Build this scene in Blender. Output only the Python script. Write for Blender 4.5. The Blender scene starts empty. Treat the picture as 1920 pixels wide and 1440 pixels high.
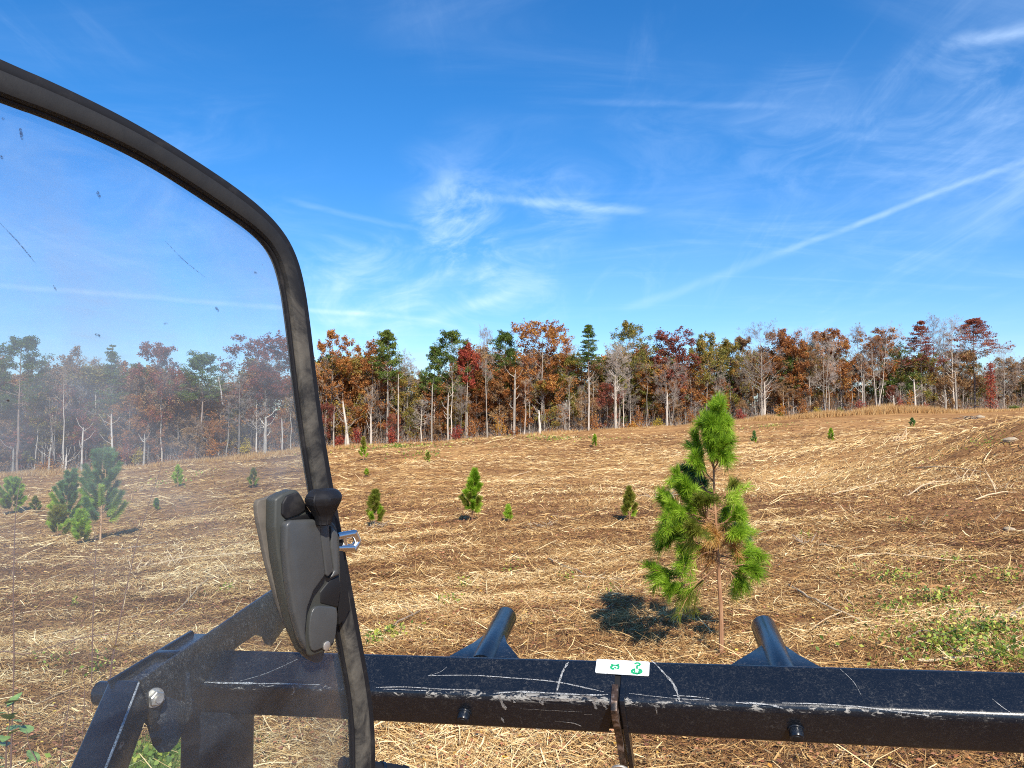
import bpy, bmesh, math, random, gc
import numpy as np
from mathutils import Vector, Matrix
R = math.radians
scene = bpy.context.scene
COL = scene.collection

# ---------------------------------------------------------------- camera
F = 1390.0                      # focal length in photo pixels (1920 wide)
TILT = R(2.47)
CAMZ = 1.8
cam_d = bpy.data.cameras.new("camera")
cam = bpy.data.objects.new("camera", cam_d); COL.objects.link(cam)
cam_d.sensor_width = 36.0; cam_d.lens = 36.0 * F / 1920.0
cam_d.clip_start = 0.05; cam_d.clip_end = 20000
cam.location = (0, 0, CAMZ); cam.rotation_euler = (R(90) + TILT, 0, 0)
scene.camera = cam

# ---------------------------------------------------------------- light
SUN_EL, SUN_AZ = R(41), R(14)   # sun stands behind the camera, a little to the right
to_sun = Vector((math.cos(SUN_EL) * math.sin(SUN_AZ), -math.cos(SUN_EL) * math.cos(SUN_AZ), math.sin(SUN_EL)))
sd = bpy.data.lights.new("sun", 'SUN'); sd.energy = 4.6; sd.angle = R(0.5); sd.color = (1.0, 0.93, 0.82)
sun = bpy.data.objects.new("sun", sd); COL.objects.link(sun)
sun.rotation_euler = to_sun.to_track_quat('Z', 'Y').to_euler(); sun.location = to_sun * 50
scene.view_settings.view_transform = 'Standard'; scene.view_settings.look = 'None'
scene.view_settings.exposure = 0.70; scene.view_settings.gamma = 1.0
scene.cycles.transparent_max_bounces = 24
scene.cycles.max_bounces = 6
scene.cycles.use_denoising = False      # keep the grain and the fine straw texture
scene.cycles.filter_width = 1.05

def dirpx(px, py):
    x = (px - 960) / F; y = (720 - py) / F
    return Vector((x, math.cos(TILT) - y * math.sin(TILT), math.sin(TILT) + y * math.cos(TILT)))
def P(px, py, D):
    d = dirpx(px, py); return Vector((0, 0, CAMZ)) + d * (D / d.y)
def ray_plane(px, py, p0, n):
    d = dirpx(px, py); o = Vector((0, 0, CAMZ)); return o + d * ((p0 - o).dot(n) / d.dot(n))

# ---------------------------------------------------------------- node helpers
class NT:
    def __init__(s, tree): s.t = tree; s.n = tree.nodes; s.l = tree.links
    def new(s, typ, **kw):
        n = s.n.new(typ)
        for k, v in kw.items():
            if k[0] == '_': setattr(n, k[1:], v)
        return n
    def put(s, sock, v):
        if isinstance(v, bpy.types.NodeSocket): s.l.new(v, sock)
        elif v is not None: sock.default_value = v
    def math(s, op, a, b=None, c=None, clamp=False):
        n = s.n.new('ShaderNodeMath'); n.operation = op; n.use_clamp = clamp
        s.put(n.inputs[0], a); s.put(n.inputs[1], b)
        if c is not None: s.put(n.inputs[2], c)
        return n.outputs[0]
    def vmath(s, op, a, b=None):
        n = s.n.new('ShaderNodeVectorMath'); n.operation = op
        s.put(n.inputs[0], a)
        if b is not None:
            if op == 'SCALE': s.put(n.inputs[3], b)
            else: s.put(n.inputs[1], b)
        return n.outputs['Value'] if op in ('DOT_PRODUCT', 'LENGTH', 'DISTANCE') else n.outputs[0]
    def noise(s, vec, scale, detail=4, rough=0.55, dist=0.0):
        n = s.n.new('ShaderNodeTexNoise')
        if vec is not None: s.l.new(vec, n.inputs['Vector'])
        n.inputs['Scale'].default_value = scale; n.inputs['Detail'].default_value = detail
        n.inputs['Roughness'].default_value = rough; n.inputs['Distortion'].default_value = dist
        return n.outputs['Fac']
    def ramp(s, fac, stops, interp='LINEAR'):
        n = s.n.new('ShaderNodeValToRGB'); s.put(n.inputs[0], fac); cr = n.color_ramp; cr.interpolation = interp
        while len(cr.elements) < len(stops): cr.elements.new(0.5)
        for e, (p, c) in zip(cr.elements, stops):
            e.position = p; e.color = tuple(c) + (1,) if len(c) == 3 else c
        return n.outputs['Color']
    def mix(s, fac, a, b, typ='MIX'):
        n = s.n.new('ShaderNodeMix'); n.data_type = 'RGBA'; n.blend_type = typ
        s.put(n.inputs[0], fac)
        for i, v in ((6, a), (7, b)):
            if isinstance(v, (tuple, list)) and len(v) == 3: v = tuple(v) + (1,)
            s.put(n.inputs[i], v)
        return n.outputs[2]
    def mapping(s, vec, scale=(1, 1, 1), rot=(0, 0, 0), loc=(0, 0, 0)):
        n = s.n.new('ShaderNodeMapping'); s.l.new(vec, n.inputs[0])
        n.inputs['Scale'].default_value = scale; n.inputs['Rotation'].default_value = rot; n.inputs['Location'].default_value = loc
        return n.outputs[0]
    def smooth(s, v, a, b):
        n = s.n.new('ShaderNodeMapRange'); n.interpolation_type = 'SMOOTHSTEP'; s.put(n.inputs[0], v)
        n.inputs[1].default_value = a; n.inputs[2].default_value = b; n.inputs[3].default_value = 0; n.inputs[4].default_value = 1
        return n.outputs[0]

# ---------------------------------------------------------------- sky
world = bpy.data.worlds.new("World"); scene.world = world; world.use_nodes = True
w = NT(world.node_tree); w.n.clear()
out = w.new('ShaderNodeOutputWorld'); bg = w.new('ShaderNodeBackground'); w.l.new(bg.outputs[0], out.inputs[0])
sky = w.new('ShaderNodeTexSky'); sky.sky_type = 'NISHITA'; sky.sun_disc = False
sky.sun_elevation = SUN_EL; sky.sun_rotation = math.atan2(to_sun.x, to_sun.y)
sky.air_density = 1.0; sky.dust_density = 0.3; sky.ozone_density = 2.2
tc = w.new('ShaderNodeTexCoord'); D_ = tc.outputs['Generated']
hs = w.new('ShaderNodeHueSaturation'); w.l.new(sky.outputs[0], hs.inputs['Color'])
hs.inputs['Saturation'].default_value = 1.33; hs.inputs['Value'].default_value = 1.12
sep = w.new('ShaderNodeSeparateXYZ'); w.l.new(D_, sep.inputs[0])
zz = w.math('ADD', w.math('MAXIMUM', sep.outputs[2], 0.0), 0.12)
cmb = w.new('ShaderNodeCombineXYZ')
w.l.new(w.math('DIVIDE', sep.outputs[0], zz), cmb.inputs[0]); w.l.new(w.math('DIVIDE', sep.outputs[1], zz), cmb.inputs[1])
pl = cmb.outputs[0]
def ndir(px, py): return dirpx(px, py).normalized()
def blob(px, py, rad):                         # soft patch of sky round one direction
    d = ndir(px, py)
    return w.smooth(w.vmath('DOT_PRODUCT', D_, tuple(d)), math.cos(math.atan(rad / F)), 1.0)
def trail(p, q, width, soft=0.7):             # thin great-circle streak between two directions
    a, b = ndir(*p), ndir(*q); n = a.cross(b).normalized(); m = (a + b).normalized()
    wob = w.math('MULTIPLY', w.math('SUBTRACT', w.noise(D_, 9, 3), 0.5), width * 1.6)
    off = w.math('ABSOLUTE', w.math('ADD', w.vmath('DOT_PRODUCT', D_, tuple(n)), wob))
    across = w.math('SUBTRACT', 1.0, w.smooth(off, 0.0, width))
    half = m.dot(a)
    along = w.smooth(w.vmath('DOT_PRODUCT', D_, tuple(m)), half, half + (1 - half) * soft)
    return w.math('MULTIPLY', across, along)
wsp1 = w.noise(w.mapping(pl, scale=(0.55, 1.9, 1), rot=(0, 0, R(24))), 1.5, 9, 0.62, 0.9)
wsp2 = w.noise(w.mapping(pl, scale=(2.6, 0.6, 1), rot=(0, 0, R(-20))), 1.2, 9, 0.66, 1.2)
big = w.noise(w.mapping(pl, scale=(0.7, 1, 1), loc=(3.1, 1.7, 0)), 0.9, 3, 0.5)
fine = w.noise(w.mapping(D_, scale=(1, 1, 2.2), rot=(0, R(-22), 0)), 7.0, 8, 0.62, 1.4)
m1 = w.math('MULTIPLY', w.smooth(wsp1, 0.44, 0.80), w.smooth(big, 0.32, 0.66))
m2 = w.math('MULTIPLY', w.smooth(wsp2, 0.48, 0.82), w.smooth(big, 0.36, 0.62))
base_c = w.math('ADD', w.math('MULTIPLY', m1, 0.17), w.math('MULTIPLY', m2, 0.16))
base_c = w.math('ADD', w.math('MULTIPLY', base_c, w.math('ADD', 0.7, w.math('MULTIPLY', fine, 0.5))), w.math('MULTIPLY', w.smooth(big, .4, .8), .06))
tuft = w.smooth(fine, 0.34, 0.85)
for (x, y, r, k) in ((858, 414, 100, 0.46), (900, 400, 200, 0.18), (1060, 388, 110, 0.28), (690, 560, 160, 0.28), (920, 560, 170, 0.33), (720, 660, 260, 0.20),
                     (1260, 300, 180, 0.10), (1500, 250, 140, 0.20), (1830, 250, 200, 0.25), (250, 500, 420, 0.16)):
    base_c = w.math('ADD', base_c, w.math('MULTIPLY', w.math('MULTIPLY', blob(x, y, r), tuft), k))
fz = w.math('ADD', 0.35, w.math('MULTIPLY', w.smooth(fine, .25, .75), 1.0))
for (p, q, wd, k) in (((1420, 490), (2150, 215), 0.0055, 0.22), ((1150, 590), (1520, 455), 0.010, 0.12), ((-200, 520), (860, 603), 0.005, 0.26),
                      ((520, 370), (820, 440), 0.006, 0.12), ((1750, 95), (2050, 20), 0.014, 0.22), ((860, 368), (1230, 398), 0.009, 0.22),
                      ((1040, 190), (1500, 200), 0.006, 0.06), ((780, 610), (990, 540), 0.012, 0.18), ((620, 620), (960, 480), 0.02, 0.16)):
    base_c = w.math('ADD', base_c, w.math('MULTIPLY', w.math('MULTIPLY', trail(p, q, wd), fz), k))
cl = w.math('MINIMUM', base_c, 0.85)
tint = w.mix(w.smooth(sep.outputs[2], 0.0, 0.45), (0.58, 0.67, 0.88), (0.48, 0.77, 0.93))
skyc = w.mix(cl, w.mix(1.0, hs.outputs[0], tint, 'MULTIPLY'), (5.2, 6.6, 8.4))
w.l.new(skyc, bg.inputs[0]); bg.inputs[1].default_value = 0.112

# ---------------------------------------------------------------- mesh helpers
def add_obj(name, me, parent=None, mats=()):
    o = bpy.data.objects.new(name, me); COL.objects.link(o)
    if me is not None:
        for m in mats: me.materials.append(m)
    if parent is not None: o.parent = parent
    return o
def tag(o, label=None, cat=None, group=None, kind=None):
    if label: o['label'] = label
    if cat: o['category'] = cat
    if group: o['group'] = group
    if kind: o['kind'] = kind
    return o
def empty(name, loc=(0, 0, 0), rz=0.0):
    o = bpy.data.objects.new(name, None); COL.objects.link(o); o.location = loc; o.rotation_euler = (0, 0, rz)
    o.empty_display_size = 0.2
    return o
def mesh_np(name, V, Q=None, T=None, rnd=None, mi=None, smooth=False):
    """V (n,3); Q (m,4), T (k,3); rnd per face float attribute; mi per face material index"""
    me = bpy.data.meshes.new(name)
    nq = 0 if Q is None else len(Q); nt = 0 if T is None else len(T)
    me.vertices.add(len(V)); me.vertices.foreach_set('co', np.ascontiguousarray(V, dtype=np.float32).ravel())
    parts = []
    if nq: parts.append(np.asarray(Q).ravel())
    if nt: parts.append(np.asarray(T).ravel())
    li = np.concatenate(parts).astype(np.int32)
    me.loops.add(len(li)); me.loops.foreach_set('vertex_index', li)
    me.polygons.add(nq + nt)
    ls = np.concatenate([np.arange(nq) * 4, nq * 4 + np.arange(nt) * 3]).astype(np.int32)
    me.polygons.foreach_set('loop_start', ls)
    if mi is not None: me.polygons.foreach_set('material_index', np.asarray(mi, dtype=np.int32))
    if smooth: me.polygons.foreach_set('use_smooth', np.ones(nq + nt, dtype=bool))
    me.update(calc_edges=True)
    if rnd is not None:
        a = me.attributes.new('rnd', 'FLOAT', 'FACE'); a.data.foreach_set('value', np.asarray(rnd, dtype=np.float32))
    return me
def nrm(v): return v / np.maximum(np.linalg.norm(v, axis=-1, keepdims=True), 1e-9)
def tubes(A, B, ra, rb, sides=4):
    """prisms from A to B; returns V, Q"""
    A = np.asarray(A, float); B = np.asarray(B, float); n = len(A)
    d = nrm(B - A); ref = np.where(np.abs(d[:, 2:3]) > 0.9, np.array([[1., 0, 0]]), np.array([[0, 0, 1.]]))
    u = nrm(np.cross(ref, d)); v = np.cross(d, u)
    ang = np.arange(sides) * 2 * np.pi / sides
    off = u[:, None, :] * np.cos(ang)[None, :, None] + v[:, None, :] * np.sin(ang)[None, :, None]
    ra = np.broadcast_to(ra, (n,)); rb = np.broadcast_to(rb, (n,))
    V = np.concatenate([A[:, None] + off * ra[:, None, None], B[:, None] + off * rb[:, None, None]], axis=1)
    b = (np.arange(n) * 2 * sides)[:, None]; k = np.arange(sides); k2 = (k + 1) % sides
    Q = np.stack([b + k, b + k2, b + sides + k2, b + sides + k], axis=-1).reshape(-1, 4)
    return V.reshape(-1, 3), Q
def leaves(rng, C, size, aspect=0.7, up=0.0):
    """rhombus leaves at random attitude"""
    n = len(C); a = nrm(rng.normal(size=(n, 3))); b = rng.normal(size=(n, 3)); b = nrm(np.cross(a, b))
    if up: a = nrm(a * [1, 1, 1 - up])
    s = (np.broadcast_to(size, (n,)) * rng.uniform(0.6, 1.3, n))[:, None] * 0.5
    V = np.stack([C - a * s, C + b * s * aspect, C + a * s, C - b * s * aspect], axis=1).reshape(-1, 3)
    return V, np.arange(4 * n).reshape(-1, 4)
def cat_vq(parts):
    Vs, Qs, o = [], [], 0
    for V, Q in parts: Vs.append(V); Qs.append(Q + o); o += len(V)
    return np.concatenate(Vs), np.concatenate(Qs)
def box_bm(bm, c, hx, hy, hz, M=None):
    vs = []
    for sx in (-1, 1):
        for sy in (-1, 1):
            for sz in (-1, 1):
                v = Vector((sx * hx, sy * hy, sz * hz)); v = (M @ v) if M else v
                vs.append(bm.verts.new(v + Vector(c)))
    for f in ((0, 1, 3, 2), (4, 6, 7, 5), (0, 4, 5, 1), (2, 3, 7, 6), (0, 2, 6, 4), (1, 5, 7, 3)): bm.faces.new([vs[i] for i in f])
def prism_bm(pts, ext, bevel=0.0, segs=3, bm=None):
    """closed polygon pts extruded by vector ext, sharp edges bevelled"""
    b2 = bmesh.new()
    a = [b2.verts.new(p) for p in pts]; b = [b2.verts.new(Vector(p) + ext) for p in pts]
    n = len(pts); b2.faces.new(a[::-1]); b2.faces.new(b)
    for i in range(n): b2.faces.new((a[i], a[(i + 1) % n], b[(i + 1) % n], b[i]))
    bmesh.ops.recalc_face_normals(b2, faces=b2.faces[:])
    if bevel:
        bmesh.ops.bevel(b2, geom=b2.edges[:], offset=bevel, segments=segs, profile=0.5, affect='EDGES', clamp_overlap=True)
    if bm is None: return b2
    me = bpy.data.meshes.new('tmp'); b2.to_mesh(me); bm.from_mesh(me); bpy.data.meshes.remove(me); b2.free()
    return bm
def bm_obj(name, bm, mat, parent=None, smooth=False):
    me = bpy.data.meshes.new(name); bm.to_mesh(me); bm.free()
    if smooth:
        me.polygons.foreach_set('use_smooth', np.ones(len(me.polygons), dtype=bool))
        try: me.set_sharp_from_angle(angle=R(40))
        except Exception: pass
    return add_obj(name, me, parent, [mat])
def sweep_bm(path, radii, sides=12, caps=True, bm=None):
    """round tube through path points with parallel-transport frames"""
    bm = bm or bmesh.new(); n = len(path); path = [Vector(p) for p in path]
    t = [(path[min(i + 1, n - 1)] - path[max(i - 1, 0)]).normalized() for i in range(n)]
    u = t[0].orthogonal().normalized(); rings = []
    for i in range(n):
        u = (u - t[i] * u.dot(t[i])).normalized(); v = t[i].cross(u)
        r = radii[i] if isinstance(radii, (list, tuple)) else radii
        rings.append([bm.verts.new(path[i] + (u * math.cos(2 * math.pi * k / sides) + v * math.sin(2 * math.pi * k / sides)) * r) for k in range(sides)])
    for i in range(n - 1):
        for k in range(sides):
            bm.faces.new((rings[i][k], rings[i][(k + 1) % sides], rings[i + 1][(k + 1) % sides], rings[i + 1][k]))
    if caps: bm.faces.new(rings[0][::-1]); bm.faces.new(rings[-1])
    return bm
def catmull(pts, k=6, closed=False):
    pts = [Vector(p) for p in pts]; n = len(pts); outp = []
    rng_ = range(n) if closed else range(n - 1)
    for i in rng_:
        g = (lambda j: pts[j % n]) if closed else (lambda j: pts[max(0, min(n - 1, j))])
        p0, p1, p2, p3 = g(i - 1), g(i), g(i + 1), g(i + 2)
        for s in range(k):
            t = s / k
            outp.append(0.5 * ((2 * p1) + (p2 - p0) * t + (2 * p0 - 5 * p1 + 4 * p2 - p3) * t * t + (3 * p1 - p0 - 3 * p2 + p3) * t ** 3))
    if not closed: outp.append(pts[-1])
    return outp

# ---------------------------------------------------------------- materials
def new_mat(name):
    m = bpy.data.materials.new(name); m.use_nodes = True; t = NT(m.node_tree); t.n.clear()
    o = t.new('ShaderNodeOutputMaterial'); return m, t, o
def principled(t, o, col, rough=0.8, metal=0.0, bump=None, bstr=0.3, bdist=0.01, spec=0.5, coat=0.0):
    b = t.new('ShaderNodeBsdfPrincipled')
    if isinstance(col, (tuple, list)) and len(col) == 3: col = tuple(col) + (1,)
    t.put(b.inputs['Base Color'], col); t.put(b.inputs['Roughness'], rough); t.put(b.inputs['Metallic'], metal)
    b.inputs['Specular IOR Level'].default_value = spec
    b.inputs['Coat Weight'].default_value = coat; b.inputs['Coat Roughness'].default_value = 0.15
    if bump is not None:
        bn = t.new('ShaderNodeBump'); bn.inputs['Strength'].default_value = bstr; bn.inputs['Distance'].default_value = bdist
        t.l.new(bump, bn.inputs['Height']); t.l.new(bn.outputs[0], b.inputs['Normal'])
    t.l.new(b.outputs[0], o.inputs[0]); return b
def leaf_mat(name, stops, patch=0.35, transl=0.35, rough=0.6):
    """foliage: per-leaf colour, drifting in patches through the crown, and from tree to tree"""
    m, t, o = new_mat(name)
    at = t.new('ShaderNodeAttribute'); at.attribute_name = 'rnd'
    geo = t.new('ShaderNodeNewGeometry'); oi = t.new('ShaderNodeObjectInfo')
    pn = t.noise(geo.outputs['Position'], patch, 3, 0.6)
    f = t.math('ADD', t.math('MULTIPLY', at.outputs['Fac'], 0.55), t.math('MULTIPLY', t.math('SUBTRACT', pn, 0.5), 1.5))
    f = t.math('ADD', f, 0.27)
    f = t.math('ADD', f, t.math('MULTIPLY', t.math('SUBTRACT', oi.outputs['Random'], 0.5), 0.22), clamp=True)
    c = t.ramp(f, stops)
    d = t.new('ShaderNodeBsdfPrincipled'); t.l.new(c, d.inputs['Base Color']); d.inputs['Roughness'].default_value = rough
    d.inputs['Specular IOR Level'].default_value = 0.25
    tr = t.new('ShaderNodeBsdfTranslucent'); t.l.new(c, tr.inputs[0])
    mx = t.new('ShaderNodeMixShader'); mx.inputs[0].default_value = transl
    t.l.new(d.outputs[0], mx.inputs[1]); t.l.new(tr.outputs[0], mx.inputs[2]); t.l.new(mx.outputs[0], o.inputs[0])
    return m
def bark_mat(name, a, b, scale=6):
    m, t, o = new_mat(name)
    geo = t.new('ShaderNodeNewGeometry'); oi = t.new('ShaderNodeObjectInfo')
    n = t.noise(t.mapping(geo.outputs['Position'], scale=(1, 1, 0.25)), scale, 4, 0.65)
    f = t.math('ADD', n, t.math('MULTIPLY', t.math('SUBTRACT', oi.outputs['Random'], 0.5), 0.5), clamp=True)
    principled(t, o, t.ramp(f, [(0.25, a), (0.7, b)]), 0.9, bump=n, bstr=0.4)
    return m
LM = {
 'pine':   leaf_mat('pine_needles', [(0.0, (.035, .062, .012)), (.5, (.095, .15, .026)), (1, (.22, .26, .05))], 0.5),
 'olive':  leaf_mat('olive_foliage', [(0.0, (.09, .105, .022)), (.45, (.21, .20, .04)), (.75, (.38, .26, .055)), (1, (.45, .22, .05))], 0.35),
 'rust':   leaf_mat('rust_foliage', [(0.0, (.12, .048, .02)), (.4, (.31, .115, .035)), (.75, (.47, .20, .055)), (1, (.56, .32, .08))], 0.3),
 'maroon': leaf_mat('maroon_foliage', [(0.0, (.11, .036, .028)), (.5, (.27, .075, .05)), (1, (.44, .16, .075))], 0.3),
 'brown':  leaf_mat('brown_foliage', [(0.0, (.15, .085, .04)), (.5, (.34, .19, .085)), (1, (.48, .31, .13))], 0.4),
 'red':    leaf_mat('red_foliage', [(0.0, (.15, .022, .02)), (.5, (.34, .055, .042)), (1, (.48, .14, .06))], 0.8),
 'orange': leaf_mat('orange_foliage', [(0.0, (.30, .11, .02)), (.5, (.5, .19, .03)), (1, (.55, .34, .05))], 0.6),
 'yellow': leaf_mat('yellow_foliage', [(0.0, (.22, .2, .03)), (.5, (.45, .33, .04)), (1, (.55, .42, .08))], 0.6),
}
BARK_PALE = bark_mat('pale_bark', (.22, .19, .155), (.58, .50, .41))
BARK_GREY = bark_mat('grey_bark', (.10, .083, .07), (.33, .28, .23))
BARK_PINE = bark_mat('pine_bark', (.16, .105, .075), (.42, .31, .23))
TWIG = bark_mat('twig_bark', (.23, .185, .155), (.50, .43, .37))
# ---------------------------------------------------------------- terrain
_rg = np.random.default_rng(5)
_T = _rg.random((256, 256))
def vnoise(x, y):
    x = np.asarray(x, float); y = np.asarray(y, float)
    xi = np.floor(x).astype(int); yi = np.floor(y).astype(int); fx = x - xi; fy = y - yi
    fx = fx * fx * (3 - 2 * fx); fy = fy * fy * (3 - 2 * fy)
    a = _T[xi & 255, yi & 255]; b = _T[(xi + 1) & 255, yi & 255]; c = _T[xi & 255, (yi + 1) & 255]; d = _T[(xi + 1) & 255, (yi + 1) & 255]
    return (a * (1 - fx) + b * fx) * (1 - fy) + (c * (1 - fx) + d * fx) * fy - 0.5
def gz(x, y):
    """height of the field: falls to the left, rises to the right, with swales and mower ruts"""
    x = np.asarray(x, float); y = np.asarray(y, float)
    r = np.hypot(x, y) + 1e-6; k = np.where(r > 220, (220 + 60 * np.log1p(np.maximum(r - 220, 0) / 60)) / r, 1.0)
    X = x * k; Y = y * k
    z = 0.0637 * X - 0.0239 * Y
    Yp = np.maximum(Y, 1e-3)
    z = z + np.where(Y > 0, 0.0104 * Yp * np.maximum(0, 1 - (X / (0.67 * Yp)) ** 2), 0)
    g = lambda cx, cy, rx, ry, h: h * np.exp(-((X - cx) / rx) ** 2 - ((Y - cy) / ry) ** 2)
    z = z + g(19, 23, 7, 6, 1.0) + g(10, 25, 5, 7, -0.75) + g(34, 44, 14, 12, 0.9) + g(16, 55, 14, 12, -0.6) \
          + g(-14, 34, 14, 7, 0.5) + g(-4, 52, 18, 10, 0.5) + g(6, 14, 5, 3.5, 0.16) + g(-1.5, 13, 4, 2, 0.12)
    far = np.clip((r - 4) / 30, 0, 1)
    z = z + 0.9 * far * vnoise(X / 17 + 9, Y / 13) + 0.42 * far * vnoise(X / 6, Y / 5 + 40) + 0.13 * vnoise(X / 2.1 + 7, Y / 1.7) + 0.05 * vnoise(X / .7, Y / .6) \
          + np.where(r < 60, 0.030 * vnoise(X / .22, Y / .2) + 0.016 * vnoise(X / .09, Y / .09), 0)
    # faint ruts that curve over the slope on the right
    z = z + 0.09 * np.clip((r - 10) / 20, 0, 1) * np.clip(.6 + 1.5 * vnoise(X / 12, Y / 12 + 5), 0, 1.3) * np.sin(0.9 * np.hypot(X - 30, Y + 2) + 2.5 * vnoise(X / 9, Y / 9))
    return z
def gz1(x, y): return float(gz(np.array([x]), np.array([y]))[0])
def hit(px, py, tmax=260):
    """where the ray through a photo pixel meets the ground"""
    d = dirpx(px, py); t = np.exp(np.linspace(math.log(1.5), math.log(tmax), 1500))
    h = CAMZ + d.z * t - gz(d.x * t, d.y * t); i = np.argmax(h <= 0)
    if h[i] > 0: i = len(t) - 1
    tt = t[i]; return Vector((d.x * tt, d.y * tt, gz1(d.x * tt, d.y * tt)))

nr, na = 620, 900
rr = np.concatenate([[0.15], np.exp(np.linspace(math.log(1.2), math.log(90), nr - 80)), np.exp(np.linspace(math.log(92), math.log(4500), 79))])
# spokes: dense in the half the camera looks at
aa = np.concatenate([np.linspace(-48, 48, na - 100, endpoint=False), np.linspace(48, 312, 100, endpoint=False)]) * math.pi / 180
gx = rr[:, None] * np.sin(aa)[None]; gy = rr[:, None] * np.cos(aa)[None]
gV = np.stack([gx, gy, gz(gx, gy)], -1).reshape(-1, 3)
i0 = np.arange(nr - 1)[:, None] * na; j = np.arange(na); j2 = (j + 1) % na
gQ = np.stack([i0 + j, i0 + j2, i0 + na + j2, i0 + na + j], -1).reshape(-1, 4)
gm, t, o = new_mat('mulched_field')
geo = t.new('ShaderNodeNewGeometry'); pos = geo.outputs['Position']
warp = t.new('ShaderNodeTexNoise'); t.l.new(pos, warp.inputs['Vector']); warp.inputs['Scale'].default_value = 0.09; warp.inputs['Detail'].default_value = 2
wv = t.vmath('ADD', pos, t.vmath('SCALE', t.vmath('SUBTRACT', warp.outputs['Color'], (0.5, 0.5, 0.5)), 9.0))
st1 = t.noise(t.mapping(wv, scale=(0.22, 1.0, 0.4), rot=(0, 0, R(-8))), 1.3, 6, 0.68, 0.5)
st2 = t.noise(t.mapping(wv, scale=(0.3, 1.4, 0.4), rot=(0, 0, R(25))), 3.0, 6, 0.72, 0.4)
n3 = t.noise(pos, 9, 6, 0.75); n4 = t.noise(pos, 60, 4, 0.7)
patch = t.noise(pos, 0.16, 4, 0.6)
f = t.math('ADD', t.math('MULTIPLY', st1, 0.42), t.math('MULTIPLY', st2, 0.28))
f = t.math('ADD', f, t.math('MULTIPLY', n3, 0.20)); f = t.math('ADD', f, t.math('MULTIPLY', n4, 0.16))
f = t.math('ADD', f, t.math('MULTIPLY', t.math('SUBTRACT', patch, 0.5), 0.22))
tn = t.new('ShaderNodeAttribute'); tn.attribute_name = 'tone'; f = t.math('ADD', f, t.math('MULTIPLY', tn.outputs['Fac'], .09))
c = t.ramp(f, [(0.38, (.075, .036, .016)), (0.46, (.19, .088, .034)), (0.54, (.37, .185, .072)), (0.62, (.53, .31, .12)), (0.74, (.68, .47, .20))])
grn = t.math('MULTIPLY', t.smooth(t.noise(pos, 0.35, 4, 0.65), 0.60, 0.72), 0.4)
c = t.mix(grn, c, (.12, .13, .035))
principled(t, o, c, 0.95, bump=t.math('ADD', n3, t.math('MULTIPLY', n4, 0.6)), bstr=0.9, bdist=0.05, spec=0.1)
def tone(x, y):
    """how straw-covered (+) or bare and earthy (-) the ground is"""
    v = .9 * vnoise(x / 9 + 50, y / 5) + .8 * vnoise(x / 2.5 + 5 * vnoise(x / 11, y / 11), y / 1.1 + 13)
    def g(px, py, rx, ry, k):
        c = hit(px, py); return k * np.exp(-((x - c.x) / rx) ** 2 - ((y - c.y) / ry) ** 2)
    v = v + g(1480, 905, 5, 6, .8) + g(1400, 850, 8, 12, .5) + g(1720, 930, 6, 5, -.5) + g(1800, 1010, 3.5, 2.5, -.4) + g(120, 1010, 6, 5, -.7) + g(560, 880, 8, 8, -.3) + g(900, 1180, 2, 1, .5) + g(1500, 1060, 2, 1, -.5) + g(700, 920, 5, 4, .35)
    return np.clip(v * .5 + .14, -.4, .8)
ground = add_obj('ground', mesh_np('ground', gV, gQ, smooth=True), None, [gm])
_a = ground.data.attributes.new('tone', 'FLOAT', 'POINT'); _a.data.foreach_set('value', tone(gV[:, 0], gV[:, 1]).astype(np.float32))
tag(ground, 'reddish tan mulched field sloping down to the left', kind='structure')

# ---------------------------------------------------------------- tree line layout
def Dt(px): return 125 + 30 * (px - 960) / F
def ground_at(px, D):
    x = (px - 960) / F * D; return Vector((x, D, gz1(x, D)))

# ---------------------------------------------------------------- tree generators (all return dict of arrays)
def perp(rng, D):
    v = rng.normal(size=D.shape); v = v - (v * D).sum(-1, keepdims=True) * D; return nrm(v)
def kids(rng, P0, P1, P2, L, Rr, k, t0=0.3, ang=(35, 60), lr=(0.35, 0.6), up=0.15, taper=0.55):
    """k children along every 2-piece branch P0-P1-P2"""
    n = len(P0); tt = rng.uniform(t0, 1.0, (n, k)); tt[:, 0] = 1.0
    a = np.where(tt[..., None] < 0.5, P0[:, None] + (P1 - P0)[:, None] * (tt[..., None] * 2), P1[:, None] + (P2 - P1)[:, None] * (tt[..., None] * 2 - 1))
    D = nrm(P2 - P1)[:, None].repeat(k, 1)
    th = np.radians(rng.uniform(ang[0], ang[1], (n, k)))[..., None]; th[:, 0] *= 0.3
    nd = nrm(D * np.cos(th) + perp(rng, D) * np.sin(th) + np.array([0, 0, up]))
    nl = L[:, None] * rng.uniform(lr[0], lr[1], (n, k)) * (1.25 - 0.5 * tt)
    nR = Rr[:, None] * taper * (1.15 - 0.4 * tt)
    S = a.reshape(-1, 3); nd = nd.reshape(-1, 3); nl = nl.ravel(); nR = nR.ravel()
    M = S + nd * (nl * 0.5)[:, None]
    nd2 = nrm(nd + rng.normal(0, 0.22, nd.shape) + np.array([0, 0, up * 0.6])); E = M + nd2 * (nl * 0.5)[:, None]
    return S, M, E, nl, nR
def seg2(S, M, E, r, r2f=0.5, sides=4):
    a = tubes(S, M, r, r * (1 + r2f) / 2, sides); b = tubes(M, E, r * (1 + r2f) / 2, r * r2f, sides); return [a, b]
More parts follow.
